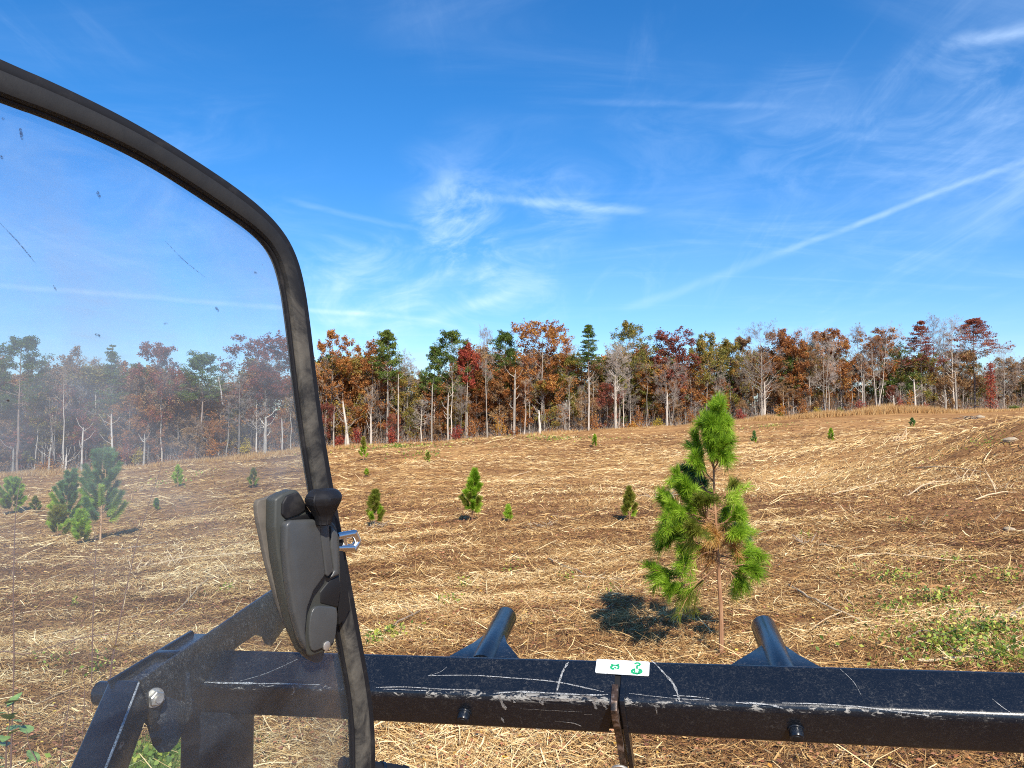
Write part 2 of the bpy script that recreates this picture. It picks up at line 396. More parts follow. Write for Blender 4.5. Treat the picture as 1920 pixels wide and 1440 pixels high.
def env(kind, h):        # crown radius profile over relative crown height 0..1
    if kind == 'round': return np.sqrt(np.clip(1 - (h * 1.6 - 0.75) ** 2, 0.05, 1))
    if kind == 'vase': return np.clip(0.35 + 0.75 * h, 0, 1) * np.where(h > 0.85, 0.8, 1)
    if kind == 'cone': return np.clip(1.05 - h, 0.08, 1)
    return np.ones_like(h)
def make_tree(seed, H, cb, W, shape='round', leaf=4000, lsize=0.3, nlimb=16, fork=1, r0=None, lean=0.0, twigs=3, fine=True, wob=0.03, holes=0.0):
    """broadleaf or bare tree: H height, cb crown base fraction, W crown radius in metres"""
    rng = np.random.default_rng(seed); r0 = r0 or (0.010 * H + 0.02)
    wood = []; S_, M_, E_, L_, R_ = [], [], [], [], []
    forks = []
    for fk in range(fork):
        az = rng.uniform(0, 6.28) if fork > 1 else 0; sp = (0.10 + 0.08 * rng.random()) if fork > 1 else 0
        n = 9; hs = np.linspace(0, 1, n)
        px_ = np.cumsum(rng.normal(0, wob, n)) * H * 0.12; py_ = np.cumsum(rng.normal(0, wob, n)) * H * 0.12
        px_ -= px_[0]; py_ -= py_[0]
        ht = H * (0.93 if fork == 1 else rng.uniform(0.8, 0.93))
        tr = np.stack([px_ + lean * H * hs ** 1.6 + math.cos(az) * sp * H * hs, py_ + math.sin(az) * sp * H * hs, hs * ht], -1)
        rad = r0 * (1 - 0.88 * hs) * (0.75 if fork > 1 else 1); rad[0] *= 1.35
        wood.append(tubes(tr[:-1], tr[1:], rad[:-1], rad[1:], 6)); forks.append(tr)
        nl = max(5, nlimb // fork); h = np.sort(rng.uniform(cb, 0.97, nl)); h[0] = cb
        base = np.stack([np.interp(h, hs, tr[:, i]) for i in range(3)], -1)
        hr = (h - cb) / (1 - cb); ln = W * env(shape, hr) * rng.uniform(0.7, 1.1, nl)
        azs = np.arange(nl) * 2.4 + rng.normal(0, 0.4, nl) + fk
        el = np.radians(rng.uniform(15, 45, nl) + 30 * hr ** 1.5)
        d = np.stack([np.cos(azs) * np.cos(el), np.sin(azs) * np.cos(el), np.sin(el)], -1)
        top = base[:, 2] + d[:, 2] * ln; over = np.clip((H - base[:, 2]) / np.maximum(top - base[:, 2], 1e-3), 0, 1); ln = ln * np.maximum(over, .35)
        M = base + d * (ln * 0.5)[:, None]; d2 = nrm(d + rng.normal(0, .12, d.shape) + [0, 0, 0.25]); E = M + d2 * (ln * 0.5)[:, None]
        S_.append(base); M_.append(M); E_.append(E); L_.append(ln); R_.append(np.interp(h, hs, rad) * 0.5)
    S, M, E, L, Rr = map(np.concatenate, (S_, M_, E_, L_, R_))
    wood += seg2(S, M, E, Rr)
    a = kids(rng, S, M, E, L, Rr, 5, 0.25); wood += seg2(a[0], a[1], a[2], a[4], sides=3)
    b = kids(rng, *a[:3], a[3], a[4], 4, 0.2, lr=(0.4, 0.7)); tw = seg2(b[0], b[1], b[2], np.maximum(b[4], 0.008), sides=3)
    tips = b
    if fine:
        cc = kids(rng, *b[:3], b[3], b[4], twigs, 0.2, lr=(0.45, 0.8)); tw += [tubes(cc[0], cc[2], np.maximum(cc[4], 0.009), 0.006, 3)]
        tips = cc
    res = {'wood': cat_vq(wood), 'twig': cat_vq(tw)}
    if leaf:
        if holes:
            keepn = vnoise(tips[2][:, 0] / 1.1 + seed, tips[2][:, 2] / 0.8 + tips[2][:, 1] / 1.3) > (-0.5 + holes)
            if keepn.sum() > 10: tips = tuple(q[keepn] for q in tips)
        n = len(tips[0]); idx = rng.integers(0, n, leaf); f = rng.random(leaf)[:, None] ** 0.6
        C = tips[0][idx] + (tips[2][idx] - tips[0][idx]) * f + rng.normal(0, lsize * 0.7, (leaf, 3))
        res['leaf'] = leaves(rng, C, lsize); res['rnd'] = rng.random(leaf)
    return fit(res, H, W)
def fit(res, H, W):
    """stretch the grown tree so that its crown has the height and width asked for"""
    ref = res['leaf'][0] if 'leaf' in res else res['twig'][0]
    kz = H / np.percentile(ref[:, 2], 99.7); c = np.median(ref[:, :2], 0); kr = W / max(np.percentile(np.linalg.norm(ref[:, :2] - c, axis=1), 96), .1)
    kr = min(max(kr, .7), 1.8)
    for k in ('wood', 'twig', 'leaf'):
        if k in res:
            V, Q = res[k]; V = V.copy(); V[:, 2] *= kz; f = np.clip((V[:, 2:3] / H - .25) / .3, 0, 1); V[:, :2] *= 1 + (kr - 1) * f; res[k] = (V, Q)
    return res
def make_pine(seed, H, cb, W, leaf=5000, lsize=0.32, layered=False, r0=None, lean=0.0):
    rng = np.random.default_rng(seed); r0 = r0 or 0.011 * H
    hs = np.linspace(0, 1, 9); tr = np.stack([lean * H * hs ** 1.5 + rng.normal(0, 0.05, 9), rng.normal(0, 0.05, 9), hs * H * 0.98], -1)
    rad = r0 * (1 - 0.85 * hs); rad[0] *= 1.25
    wood = [tubes(tr[:-1], tr[1:], rad[:-1], rad[1:], 6)]
    nl = 64 if layered else 44; h = np.sort(np.concatenate([rng.uniform(cb, 0.99, nl - 3), [0.93, 0.965, 0.99]]))
    base = np.stack([np.interp(h, hs, tr[:, i]) for i in range(3)], -1); hr = (h - cb) / (1 - cb)
    prof = np.clip(1.08 - hr, .12, 1) if layered else np.sqrt(np.clip(1 - (hr * 1.25 - 0.28) ** 2, .06, 1))
    ln = W * prof * rng.uniform(0.55, 1.15, nl); azs = np.arange(nl) * 2.4 + rng.normal(0, .5, nl)
    el = np.radians((rng.uniform(-8, 12, nl) if layered else rng.uniform(0, 30, nl) + 25 * hr))
    d = np.stack([np.cos(azs) * np.cos(el), np.sin(azs) * np.cos(el), np.sin(el)], -1)
    M = base + d * (ln * .5)[:, None]; E = M + nrm(d + [0, 0, 0.15]) * (ln * .5)[:, None]
    Rr = np.interp(h, hs, rad) * 0.35 + .015; wood += seg2(base, M, E, Rr, 0.3)
    # dead stubs under the crown
    ns = 8; sh = rng.uniform(cb * 0.45, cb, ns); sb = np.stack([np.interp(sh, hs, tr[:, i]) for i in range(3)], -1)
    sa = rng.uniform(0, 6.28, ns); wood.append(tubes(sb, sb + np.stack([np.cos(sa), np.sin(sa), np.full(ns, .1)], -1) * rng.uniform(.5, 1.6, ns)[:, None], .03, .01, 3))
    a = kids(rng, base, M, E, ln, Rr, 7, 0.3, ang=(30, 70), lr=(.28, .5), up=0.02 if layered else 0.12)
    tw = seg2(a[0], a[1], a[2], np.maximum(a[4], .012), sides=3)
    n = len(a[0]); idx = rng.integers(0, n, leaf)
    flat = 0.25 if layered else 0.55
    cr = 0.42 + 0.14 * W / 3
    C = a[2][idx] - (a[2][idx] - a[0][idx]) * rng.random(leaf)[:, None] * 0.5 + nrm(rng.normal(size=(leaf, 3))) * (rng.random(leaf) ** .5 * cr)[:, None] * [1, 1, flat]
    V, Q = leaves(rng, C, lsize, 0.45)
    return fit({'wood': cat_vq(wood), 'twig': cat_vq(tw), 'leaf': (V, Q), 'rnd': rng.random(leaf)}, H, W)
def tree_meshes(name, g, rn=None):
    rng = np.random.default_rng(len(g['twig'][0]))
    out_ = {'trunk': mesh_np(name + '_trunk', *g['wood'], smooth=True)}
    V, Q = g['twig']
    if 'leaf' in g:
        lv, lq = g['leaf']
        nt = len(Q); V2 = np.concatenate([V, lv]); Q2 = np.concatenate([Q, lq + len(V)])
        out_['crown'] = mesh_np(name + '_crown', V2, Q2, rnd=np.concatenate([rng.random(nt), g['rnd']]), mi=np.concatenate([np.ones(nt), np.zeros(len(lq))]))
    else: out_['crown'] = mesh_np(name + '_crown', V, Q, rnd=rng.random(len(Q)))
    return out_
MATSET = {}
def place_tree(name, ms, mats, loc, scale=(1, 1, 1), rz=0.0, label=None, cat='tree', group=None):
    """ms: the two meshes; mats: (bark, leaf or None)"""
    root = empty(name, loc, rz); root.scale = scale
    for k in ('trunk', 'crown'):
        me = ms[k]
        if id(me) not in MATSET:
            MATSET[id(me)] = me
            for q in ([mats[0]] if k == 'trunk' else [mats[1], TWIG] if mats[1] else [TWIG]): me.materials.append(q)
        o = bpy.data.objects.new(k, me); COL.objects.link(o); o.parent = root
    tag(root, label, cat, group); return root

# ---------------------------------------------------------------- the trees the photo singles out
# px centre, py top, half width px, crown-bottom py, kind, short name, depth behind edge, fork/lean opts
HERO = [
 (-60, 640, 60, 780, 'rust', 'rust red oak past the left edge', 3, {}),
 (36, 631, 46, 762, 'pine', 'tall rounded dark pine at the far left', -4, {}),
 (-12, 672, 34, 772, 'pine', 'pine cut by the left edge', 1, {}),
 (125, 650, 44, 770, 'brown', 'tan brown oak through the pane', 4, {}),
 (170, 668, 26, 740, 'bare', 'grey bare tree beside the layered pine', 6, {}),
 (208, 648, 33, 790, 'hemlock', 'dark layered conifer seen through the pane', 1, {}),
 (255, 690, 30, 790, 'brown', 'low brown oak between conifer and maroon oak', 7, {}),
 (298, 645, 58, 810, 'maroon', 'broad maroon oak seen through the pane', 2, {}),
 (379, 661, 38, 752, 'pine', 'dark pine on a tan trunk through the pane', -1, {}),
 (425, 700, 32, 790, 'bare', 'low grey bare tree between pine and crimson oak', 5, {}),
 (497, 627, 62, 775, 'maroon', 'wide crimson oak behind the door rim', 0, {'shape': 'vase'}),
 (566, 668, 30, 780, 'brown', 'brown tree behind the door rim', 6, {}),
 (622, 620, 38, 730, 'rust', 'sparse orange and red oak by the door rim', 2, {'holes': .42}),
 (640, 690, 48, 800, 'rust', 'low rust tree by the door rim', 7, {}),
 (697, 638, 46, 800, 'rust', 'dense red brown oak beside the slim pine', 3, {}),
 (727, 620, 25, 706, 'pine', 'slim pine on a long white trunk', -1, {'bark': 'pale'}),
 (758, 655, 22, 730, 'bare', 'thin bare spire by the sky notch', 3, {}),
 (768, 672, 24, 745, 'bare', 'short grey tree at the sky notch', 6, {}),
 (790, 698, 30, 770, 'brown', 'low tan tree under the sky notch', 8, {'holes': .4}),
 (847, 620, 36, 742, 'pine', 'big dark pine right of the sky notch', 1, {}),
 (815, 650, 24, 745, 'pine', 'smaller pine leaning on the big dark pine', 2, {}),
 (876, 640, 20, 720, 'red', 'small bright red maple beside the big pine', 0, {}),
 (880, 668, 36, 800, 'rust', 'rust oak under the red maple', 5, {}),
 (914, 608, 27, 690, 'bare', 'tall bare tree with twin white trunks', -3, {'fork': 2, 'bark': 'pale', 'cb': .55}),
 (947, 620, 34, 735, 'pine', 'rounded pine left of the tall oak', 3, {}),
 (960, 690, 40, 800, 'rust', 'brown orange oak under the rounded pine', 1, {}),
 (1014, 605, 52, 765, 'rust', 'tallest red and orange oak', 1, {'shape': 'vase'}),
 (1069, 636, 20, 700, 'bare', 'wispy bare top beside the layered pine', 6, {}),
 (1066, 664, 40, 790, 'olive', 'low orange olive oak', 5, {}),
 (1104, 609, 26, 690, 'hemlock', 'sparse layered pine against the sky', 2, {'holes': .3}),
 (1120, 668, 40, 800, 'brown', 'dull brown twiggy oak', 6, {'holes': .3}),
 (1155, 640, 30, 745, 'bare', 'grey bare tree in front of the green gold oak', -3, {'bark': 'pale'}),
 (1180, 605, 50, 745, 'olive', 'green and gold oak', 2, {'shape': 'round'}),
 (1225, 690, 34, 800, 'rust', 'low rust oak right of the green gold oak', 4, {}),
 (1258, 619, 36, 716, 'maroon', 'dark red maple right of the green gold oak', 2, {'shape': 'vase'}),
 (1258, 672, 36, 735, 'bare', 'pale V trunked bare tree', -4, {'fork': 3, 'bark': 'pale', 'cb': .35}),
 (1325, 626, 34, 740, 'olive', 'dark green oak above the sapling', 2, {'dark': 1}),
 (1370, 638, 32, 745, 'olive', 'olive oak beside the dark green oak', 4, {}),
 (1396, 632, 22, 740, 'brown', 'small brown tree beside the big grey one', 6, {}),
 (1431, 602, 44, 730, 'bare', 'big grey bare tree with a white trunk', -3, {'bark': 'pale'}),
 (1464, 618, 40, 790, 'rust', 'rust oak right of the big grey tree', 3, {}),
 (1486, 640, 32, 790, 'rust', 'red brown oak behind the grass strip', 1, {}),
 (1512, 612, 32, 730, 'bare', 'bare dome of fine twigs', 6, {}),
 (1515, 640, 36, 740, 'olive', 'orange olive oak under the fine twigs', 7, {}),
 (1546, 622, 34, 735, 'bare', 'forked pale grey tree', -2, {'fork': 2, 'bark': 'pale'}),
 (1552, 618, 26, 700, 'rust', 'pinkish red crown behind the forked tree', 5, {'holes': .35}),
 (1577, 630, 32, 780, 'rust', 'brown red oak right of the forked tree', 3, {}),
 (1610, 606, 27, 700, 'bare', 'bare tall spire right of centre', 2, {}),
 (1644, 612, 32, 720, 'bare', 'white limbed tree with red tips', -3, {'fork': 2, 'bark': 'pale'}),
 (1650, 616, 34, 690, 'rust', 'red tipped crown behind the white limbs', 3, {'holes': .45}),
 (1675, 603, 27, 700, 'bare', 'rounded bare tree behind the dark oak', 5, {}),
 (1678, 650, 42, 760, 'olive', 'dark olive oak', 4, {'dark': 1}),
 (1729, 602, 34, 690, 'layer', 'dark maroon oak with shelf like clumps', 1, {}),
 (1720, 665, 44, 790, 'olive', 'gold and green oak below the dark maroon one', 3, {}),
 (1754, 588, 22, 690, 'bare', 'tall thin bare spire', 2, {}),
 (1771, 603, 20, 700, 'bare', 'pinkish bare spire', 4, {}),
 (1788, 592, 22, 700, 'bare', 'highest bare spire by the leaning oak', 1, {'bark': 'pale'}),
 (1828, 597, 50, 665, 'layer', 'maroon shelf crowned oak leaning right', 1, {'lean': .0}),
 (1806, 655, 38, 720, 'brown', 'dark brown crown under the leaning oak', 3, {}),
 (1883, 642, 42, 745, 'bare', 'rounded grey bare tree near the right edge', 2, {}),
 (1916, 668, 36, 770, 'brown', 'brown thicket tree at the right edge', 3, {'holes': .25}),
 (1965, 655, 46, 770, 'rust', 'rust oak beyond the right edge', 3, {}),
]
anchors = []
for i, (px, top, hw, cbot, kind, name, back, op) in enumerate(HERO):
    D = Dt(px) + back + 2; g = ground_at(px, D); ztop = P(px, top, D).z; H = ztop - g.z
    W = hw / F * D; zc = P(px, cbot, D).z; cb = min(0.82, max(0.15, (zc - g.z) / H * (1 if kind in ('pine', 'hemlock', 'layer', 'bare', 'red') else .72))); cb = op.get('cb', cb)
    bark = BARK_PALE if op.get('bark') == 'pale' else BARK_GREY
    if kind == 'pine': gm_ = make_pine(100 + i, H, cb, W * 1.12, leaf=int(7500 + 110 * hw), lsize=.28); bark = op.get('bark') and BARK_PALE or BARK_PINE; lm = LM['pine']; cat = 'pine tree'; nm = 'pine_tree'
    elif kind == 'hemlock': gm_ = make_pine(100 + i, H, cb, W * 1.05, leaf=6500, lsize=.27, layered=True); lm = LM['pine']; cat = 'conifer'; nm = 'conifer_tree'; bark = BARK_PINE
    elif kind == 'bare': gm_ = make_tree(100 + i, H, cb, W * 1.0, 'round', leaf=0, nlimb=26, fork=op.get('fork', 1), twigs=7, r0=0.0085 * H); lm = None; cat = 'bare tree'; nm = 'bare_tree'
    elif kind == 'layer':
        gm_ = make_pine(100 + i, H, cb, W * 1.15, leaf=7000, lsize=.30, layered=True); lm = LM['maroon']; cat = 'oak tree'; nm = 'oak_tree'
    else:
        hl = op.get('holes', .16)
        gm_ = make_tree(100 + i, H, cb, W * 1.12, op.get('shape', 'round'), leaf=int(6200 + 180 * hw), lsize=.25, nlimb=20, holes=hl)
        lm = LM[kind]; cat = 'maple tree' if kind in ('red',) else 'oak tree'; nm = 'maple_tree' if kind == 'red' else 'oak_tree'
        if 'maple' in name: cat, nm = 'maple tree', 'maple_tree'
    if op.get('dark'): lm = LM['pine'] if i % 2 else LM['olive']
    place_tree(nm, tree_meshes(nm, gm_), (bark, lm), g, label=name + ' in the forest edge', cat=cat, group='trees along the far edge of the field')
    anchors.append((px, name))
anchors.sort()

# ---------------------------------------------------------------- filler trees of the forest edge
canopy = np.array([(-300, 690), (0, 676), (60, 690), (125, 662), (170, 685), (208, 680), (300, 662), (345, 690), (420, 700), (500, 650), (565, 680), (622, 650), (700, 652), (750, 685),
                   (785, 712), (815, 690), (850, 655), (900, 650), (960, 655), (1014, 640), (1065, 672), (1100, 665), (1180, 640), (1230, 660), (1260, 650), (1300, 668), (1330, 655), (1400, 650),
                   (1470, 636), (1550, 634), (1600, 648), (1650, 640), (1700, 655), (1750, 672), (1830, 668), (1880, 672), (1920, 682), (2300, 690)])
rng = np.random.default_rng(77); random.seed(77)
ART = {'bare': ('thin grey bare', 'bare tree', 'bare_tree'), 'rust': ('small rust brown', 'oak tree', 'oak_tree'), 'brown': ('dull brown', 'oak tree', 'oak_tree'), 'olive': ('olive green', 'oak tree', 'oak_tree'),
       'pine': ('small dark green', 'pine tree', 'pine_tree'), 'maroon': ('small dark red', 'maple tree', 'maple_tree'), 'pole': ('pale pole like', 'bare tree', 'bare_tree')}
PROTO = {}
def proto(kind, v):
    key = (kind, v)
    if key not in PROTO:
        s = 900 + 31 * v + sum(map(ord, kind))
        if kind == 'bare': g_ = make_tree(s, 15, .38, 2.6, 'round', leaf=0, nlimb=22, twigs=6, fork=1 + (v == 1))
        elif kind == 'pole': g_ = make_tree(s, 15, .62, 1.7, 'round', leaf=220, lsize=.26, nlimb=9, twigs=3, r0=.13, fork=1 + (v == 2), wob=.06)
        elif kind == 'pine': g_ = make_pine(s, 15, .45, 2.4, leaf=6000, lsize=.28)
        else: g_ = make_tree(s, 15, .12, 3.6, 'round', leaf=6500, lsize=.26, nlimb=18, holes=.15)
        PROTO[key] = (tree_meshes(kind, g_), g_)
    return PROTO[key]
ORD = ['first', 'second', 'third', 'fourth', 'fifth', 'sixth', 'seventh', 'eighth', 'ninth', 'tenth', 'eleventh', 'twelfth']
fill = []
for k in range(215):
    px = -140 + (2200 * (k + rng.uniform(-.5, .5)) / 215)
    lay = rng.random()
    if k % 4 == 1: fill.append((px + 3, rng.choice(['rust', 'brown', 'olive', 'bare', 'brown', 'rust', 'bare', 'maroon']), rng.uniform(-1, 5), rng.uniform(55, 112))); continue
    if lay < 0.34: kind = rng.choice(['pole', 'pole', 'bare']); back = rng.uniform(-1.5, 6); drop = rng.uniform(10, 75)
    else: kind = rng.choice(['rust', 'brown', 'olive', 'bare', 'bare', 'rust', 'rust', 'pine', 'brown']); back = rng.uniform(3, 20); drop = rng.uniform(-3, 36)
    fill.append((px, kind, back, drop))
fill.sort()
cnt = {}
for px, kind, back, drop in fill:
    kind = str(kind); D = Dt(px) + back; g = ground_at(px, D); top = np.interp(px, canopy[:, 0], canopy[:, 1]) + drop
    H = max(2.5, P(px, top, D).z - g.z); v = int(rng.integers(0, 3)); s = H / 15
    ws = s * rng.uniform(1.0, 1.35) if kind not in ('bare', 'pole') else s ** .5 * rng.uniform(.8, 1.1)
    a = max([q for q in anchors if q[0] <= px], default=anchors[0])
    txt, cat, nm = ART[kind]; key = (a[1], kind); cnt[key] = cnt.get(key, 0) + 1; n_ = cnt[key]
    lab = f"{(ORD[n_ - 1] + ' ') if n_ else ''}{txt} tree right of the {a[1]}"
    bark = {'pole': BARK_PALE if rng.random() < .5 else BARK_GREY, 'pine': BARK_PINE}.get(kind, BARK_GREY if v else BARK_PALE)
    lm = None if kind == 'bare' else LM['brown' if kind == 'pole' else kind]
    place_tree(nm, proto(kind, v)[0], (bark, lm), g, (ws, ws, s), rng.uniform(0, 6.28), label=' '.join(lab.split()[:16]), cat=cat, group='trees along the far edge of the field')

# ---------------------------------------------------------------- the wood behind, one mass
def merge(items):
    Vs, Qs, Rn, Mi, o_ = [], [], [], [], 0
    for g_, loc, sc, rz, lmi, bmi in items:
        cz, sz = math.cos(rz), math.sin(rz); Rm = np.array([[cz, -sz, 0], [sz, cz, 0], [0, 0, 1]]) * np.array(sc)[None]
        for key, mi in (('wood', bmi), ('leaf', lmi)):
            if key not in g_: continue
            V, Q = g_[key]; Vs.append(V @ Rm.T + np.array(loc)); Qs.append(Q + o_); o_ += len(V)
            Rn.append(g_['rnd'] if key == 'leaf' else np.full(len(Q), .5)); Mi.append(np.full(len(Q), mi))
    return np.concatenate(Vs), np.concatenate(Qs), np.concatenate(Rn), np.concatenate(Mi)
low = [make_tree(400 + v, 15, .10, 3.6, 'round', leaf=2600, lsize=.50, nlimb=16, fine=False, holes=.05) for v in range(3)] + [make_tree(410 + v, 15, .3, 2.6, leaf=260, lsize=.5, nlimb=12, fine=False) for v in range(2)]
items = []; kinds_ = ['brown', 'rust', 'olive', 'pine', 'maroon']
for k in range(420):
    px = rng.uniform(-420, 2350); back = 8 + 60 * rng.random(); D = Dt(px) + back; g = ground_at(px, D)
    top = np.interp(px, canopy[:, 0], canopy[:, 1]) + rng.uniform(10, 60); H = P(px, top, D).z - g.z; s = H / 15
    v = int(rng.integers(0, 5)); ki = int(rng.choice([0, 0, 1, 2, 2, 3, 4]))
    items.append((low[v], g, (s * .95, s * .95, s), rng.uniform(0, 6.28), ki, 5))
for k in range(330):
    px = rng.uniform(-420, 2350); back = 30 + 50 * rng.random(); D = Dt(px) + back; g = ground_at(px, D); s = rng.uniform(.35, .6)
    items.append((low[int(rng.integers(0, 3))], g - Vector((0, 0, 1.5)), (s * 1.7, s * 1.7, s), rng.uniform(0, 6.28), int(rng.choice([0, 0, 2, 3])), 5))
V, Q, rn, mi = merge(items)
fw = add_obj('distant_wood', mesh_np('distant_wood', V, Q, rnd=rn, mi=mi), None, [LM[k] for k in kinds_] + [BARK_GREY])
tag(fw, 'dense autumn wood receding behind the trees of the field edge', 'wood', kind='stuff')

# ---------------------------------------------------------------- undergrowth under the trees: twiggy scrub, leafy bits
n = 34000; px = rng.uniform(-300, 2250, n); back = rng.uniform(-2.5, 26, n) ; D = 125 + 30 * (px - 960) / F + back
x = (px - 960) / F * D; z = gz(x, D)
h = rng.uniform(.3, 1, n) ** 2 * np.where(back > 10, 7.0, np.where(back > 2, 4.5, 1.6))
A_ = np.stack([x, D, z - .05], -1); B_ = A_ + np.stack([rng.normal(0, .25, n) * h, rng.normal(0, .25, n) * h, h], -1)
tv, tq = tubes(A_, B_, .022, .008, 3)
nl = 120000; idx = rng.integers(0, n, nl); C = A_[idx] + (B_[idx] - A_[idx]) * rng.uniform(.1, 1, (nl, 1)) + rng.normal(0, .22, (nl, 3)); C[:, 2] = np.maximum(C[:, 2], z[idx] + .03)
keep = vnoise(C[:, 0] / 3.5, C[:, 1] / 3.5 + 11) > -.12; C = C[keep]; lv, lq = leaves(rng, C, .22)
V = np.concatenate([tv, lv]); Q = np.concatenate([tq, lq + len(tv)])
mi = np.concatenate([np.zeros(len(tq)), 1 + (vnoise(C[:, 0] / 5 + 3, C[:, 1] / 5) + rng.normal(0, .18, len(C)) > .12)])
ug = add_obj('undergrowth', mesh_np('undergrowth', V, Q, rnd=rng.random(len(Q)), mi=mi), None, [TWIG, LM['brown'], LM['rust']])
tag(ug, 'twiggy brown undergrowth filling the forest floor edge', 'undergrowth', kind='stuff')
# ---------------------------------------------------------------- bushes, snag, ivy column at the edge
def bush(name, px, base, hh, hw, kind, label, cat='bush', dens=700, back=-2.0, ls=.2):
    D = Dt(px) + back; g = ground_at(px, D); k = D / F; H = hh * k; W = hw * k
    r_ = np.random.default_rng(int(px) + 7)
    m_ = max(10, int(dens / 45)); az = r_.uniform(0, 6.28, m_); sp = r_.uniform(.1, 1, m_)
    tip = np.stack([np.cos(az) * W * sp, np.sin(az) * W * sp, H * (1 - .55 * sp ** 2) * r_.uniform(.7, 1, m_)], -1)
    st = tubes(np.zeros((m_, 3)) - [0, 0, .05], tip, .035, .01, 3)
    id_ = r_.integers(0, m_, dens); C = tip[id_] * r_.uniform(.35, 1.0, (dens, 1)) + r_.normal(0, .2, (dens, 3)); C[:, 2] = np.abs(C[:, 2])
    root = empty(name, g)
    add_obj('stem', mesh_np('stem', *st), root, [TWIG]); V, Q = leaves(r_, C, ls)
    add_obj('foliage', mesh_np('foliage', V, Q, rnd=r_.random(dens)), root, [LM[kind]])
    tag(root, label, cat, 'bushes along the forest edge'); return root
for a in [(638, 833, 26, 13, 'red', 'low dark red bush left of the taller red bush'), (671, 830, 40, 16, 'red', 'tall dark red bush beside the door rim'),
          (735, 812, 44, 8, 'red', 'narrow red shrub under the slim pine'), (858, 815, 42, 17, 'red', 'pinkish red bush left of the white twin trunks'),
          (885, 812, 48, 14, 'rust', 'orange brown bush touching the twin trunks'), (938, 815, 55, 19, 'orange', 'golden yellow bush right of the twin trunks'),
          (965, 812, 22, 13, 'rust', 'low rusty bush beside the golden one'), (1112, 806, 46, 12, 'rust', 'rust bush under the layered pine'),
          (1195, 800, 52, 16, 'rust', 'copper bush under the green and gold oak'), (1185, 818, 18, 16, 'orange', 'low orange yellow bush out in the grass edge'),
          (1232, 800, 24, 10, 'yellow', 'yellow green bush beside the copper bush'), (1295, 798, 36, 14, 'rust', 'rust bush left of the big sapling top'),
          (1387, 792, 26, 13, 'red', 'dark red bush right of the big sapling top'), (1462, 788, 34, 14, 'orange', 'orange bush behind the pale grass'),
          (1462, 792, 13, 8, 'pine', 'small green bush in front of the orange bush'), (1505, 788, 40, 12, 'rust', 'rust shrub behind the grass strip'),
          (1530, 785, 20, 13, 'yellow', 'yellow green shrub behind the grass strip'), (1575, 783, 16, 9, 'pine', 'small dark green shrub behind the grass strip'),
          (1611, 785, 30, 16, 'red', 'round deep red bush in the middle of the grass strip'), (1705, 775, 48, 16, 'orange', 'orange leafed bush near the right'),
          (1687, 775, 34, 12, 'red', 'dark red bush beside the orange leafed one'), (1733, 775, 24, 14, 'red', 'crimson bush right of the orange leafed one'),
          (1900, 772, 12, 14, 'pine', 'low green shrub near the right edge'), (262, 868, 40, 14, 'yellow', 'yellow shrub under the maroon oak seen through the pane'),
          (95, 885, 26, 26, 'orange', 'spreading orange shrub at the left tree foot'), (400, 850, 42, 15, 'orange', 'orange shrub beside the tan pine trunk'),
          (355, 858, 22, 22, 'rust', 'low orange brown shrub left of the tan pine trunk'), (462, 845, 36, 12, 'yellow', 'pale yellow shrub under the crimson oak'),
          (238, 872, 60, 13, 'maroon', 'dark maroon shrub under the maroon oak')]:
    bush('forest_bush', *a)
# ivy-clad trunk
D = Dt(1858) - 1; g = ground_at(1858, D); k = D / F; r_ = np.random.default_rng(3); root = empty('ivy_clad_tree', g)
add_obj('trunk', mesh_np('trunk', *tubes([[0, 0, -.1]], [[.1, 0, 95 * k]], .16, .05, 6)), root, [BARK_GREY])
C = np.stack([r_.normal(0, .55, 1800), r_.normal(0, .5, 1800), r_.uniform(0, 92 * k, 1800)], -1); C[:, :2] *= (1.15 - .6 * C[:, 2:] / (92 * k))
V, Q = leaves(r_, C, .24); add_obj('foliage', mesh_np('foliage', V, Q, rnd=r_.random(1800)), root, [LM['red']])
tag(root, 'narrow trunk clad in bright red vine leaves near the right edge', 'vine clad tree')
# broken pale trunks
def pole(px, base, top, r, label, lean=0.0, back=-2.5, name='dead_snag', cat='dead tree'):
    D = Dt(px) + back; g = ground_at(px, D); H = P(px, top, D).z - g.z
    n_ = 7; hs = np.linspace(0, 1, n_); r2 = np.random.default_rng(int(px)); pts = np.stack([lean * hs * H + np.cumsum(r2.normal(0, .03, n_)), np.zeros(n_), -.1 + hs * H], -1)
    rad = np.linspace(r * 1.2, r * .75, n_); rad[-1] = r * .35
    root = empty(name, g); add_obj('trunk', mesh_np('trunk', *tubes(pts[:-1], pts[1:], rad[:-1], rad[1:], 7), smooth=True), root, [BARK_PALE])
    m_ = 7; hb = r2.uniform(.45, .98, m_); bs = np.stack([np.interp(hb, hs, pts[:, i]) for i in range(3)], -1); az = r2.uniform(0, 6.28, m_); ln = r2.uniform(.5, 2.2, m_)
    S = bs; M = S + np.stack([np.cos(az), np.sin(az), np.full(m_, .6)], -1) * (ln * .5)[:, None]; E = M + np.stack([np.cos(az) * .7, np.sin(az) * .7, np.full(m_, 1.)], -1) * (ln * .5)[:, None]
    add_obj('branch', mesh_np('branch', *cat_vq(seg2(S, M, E, np.full(m_, r * .3)))), root, [BARK_PALE]); root.children[1]['label'] = 'short broken branches'
    tag(root, label, cat, 'bare pale trunks in the forest edge'); return root
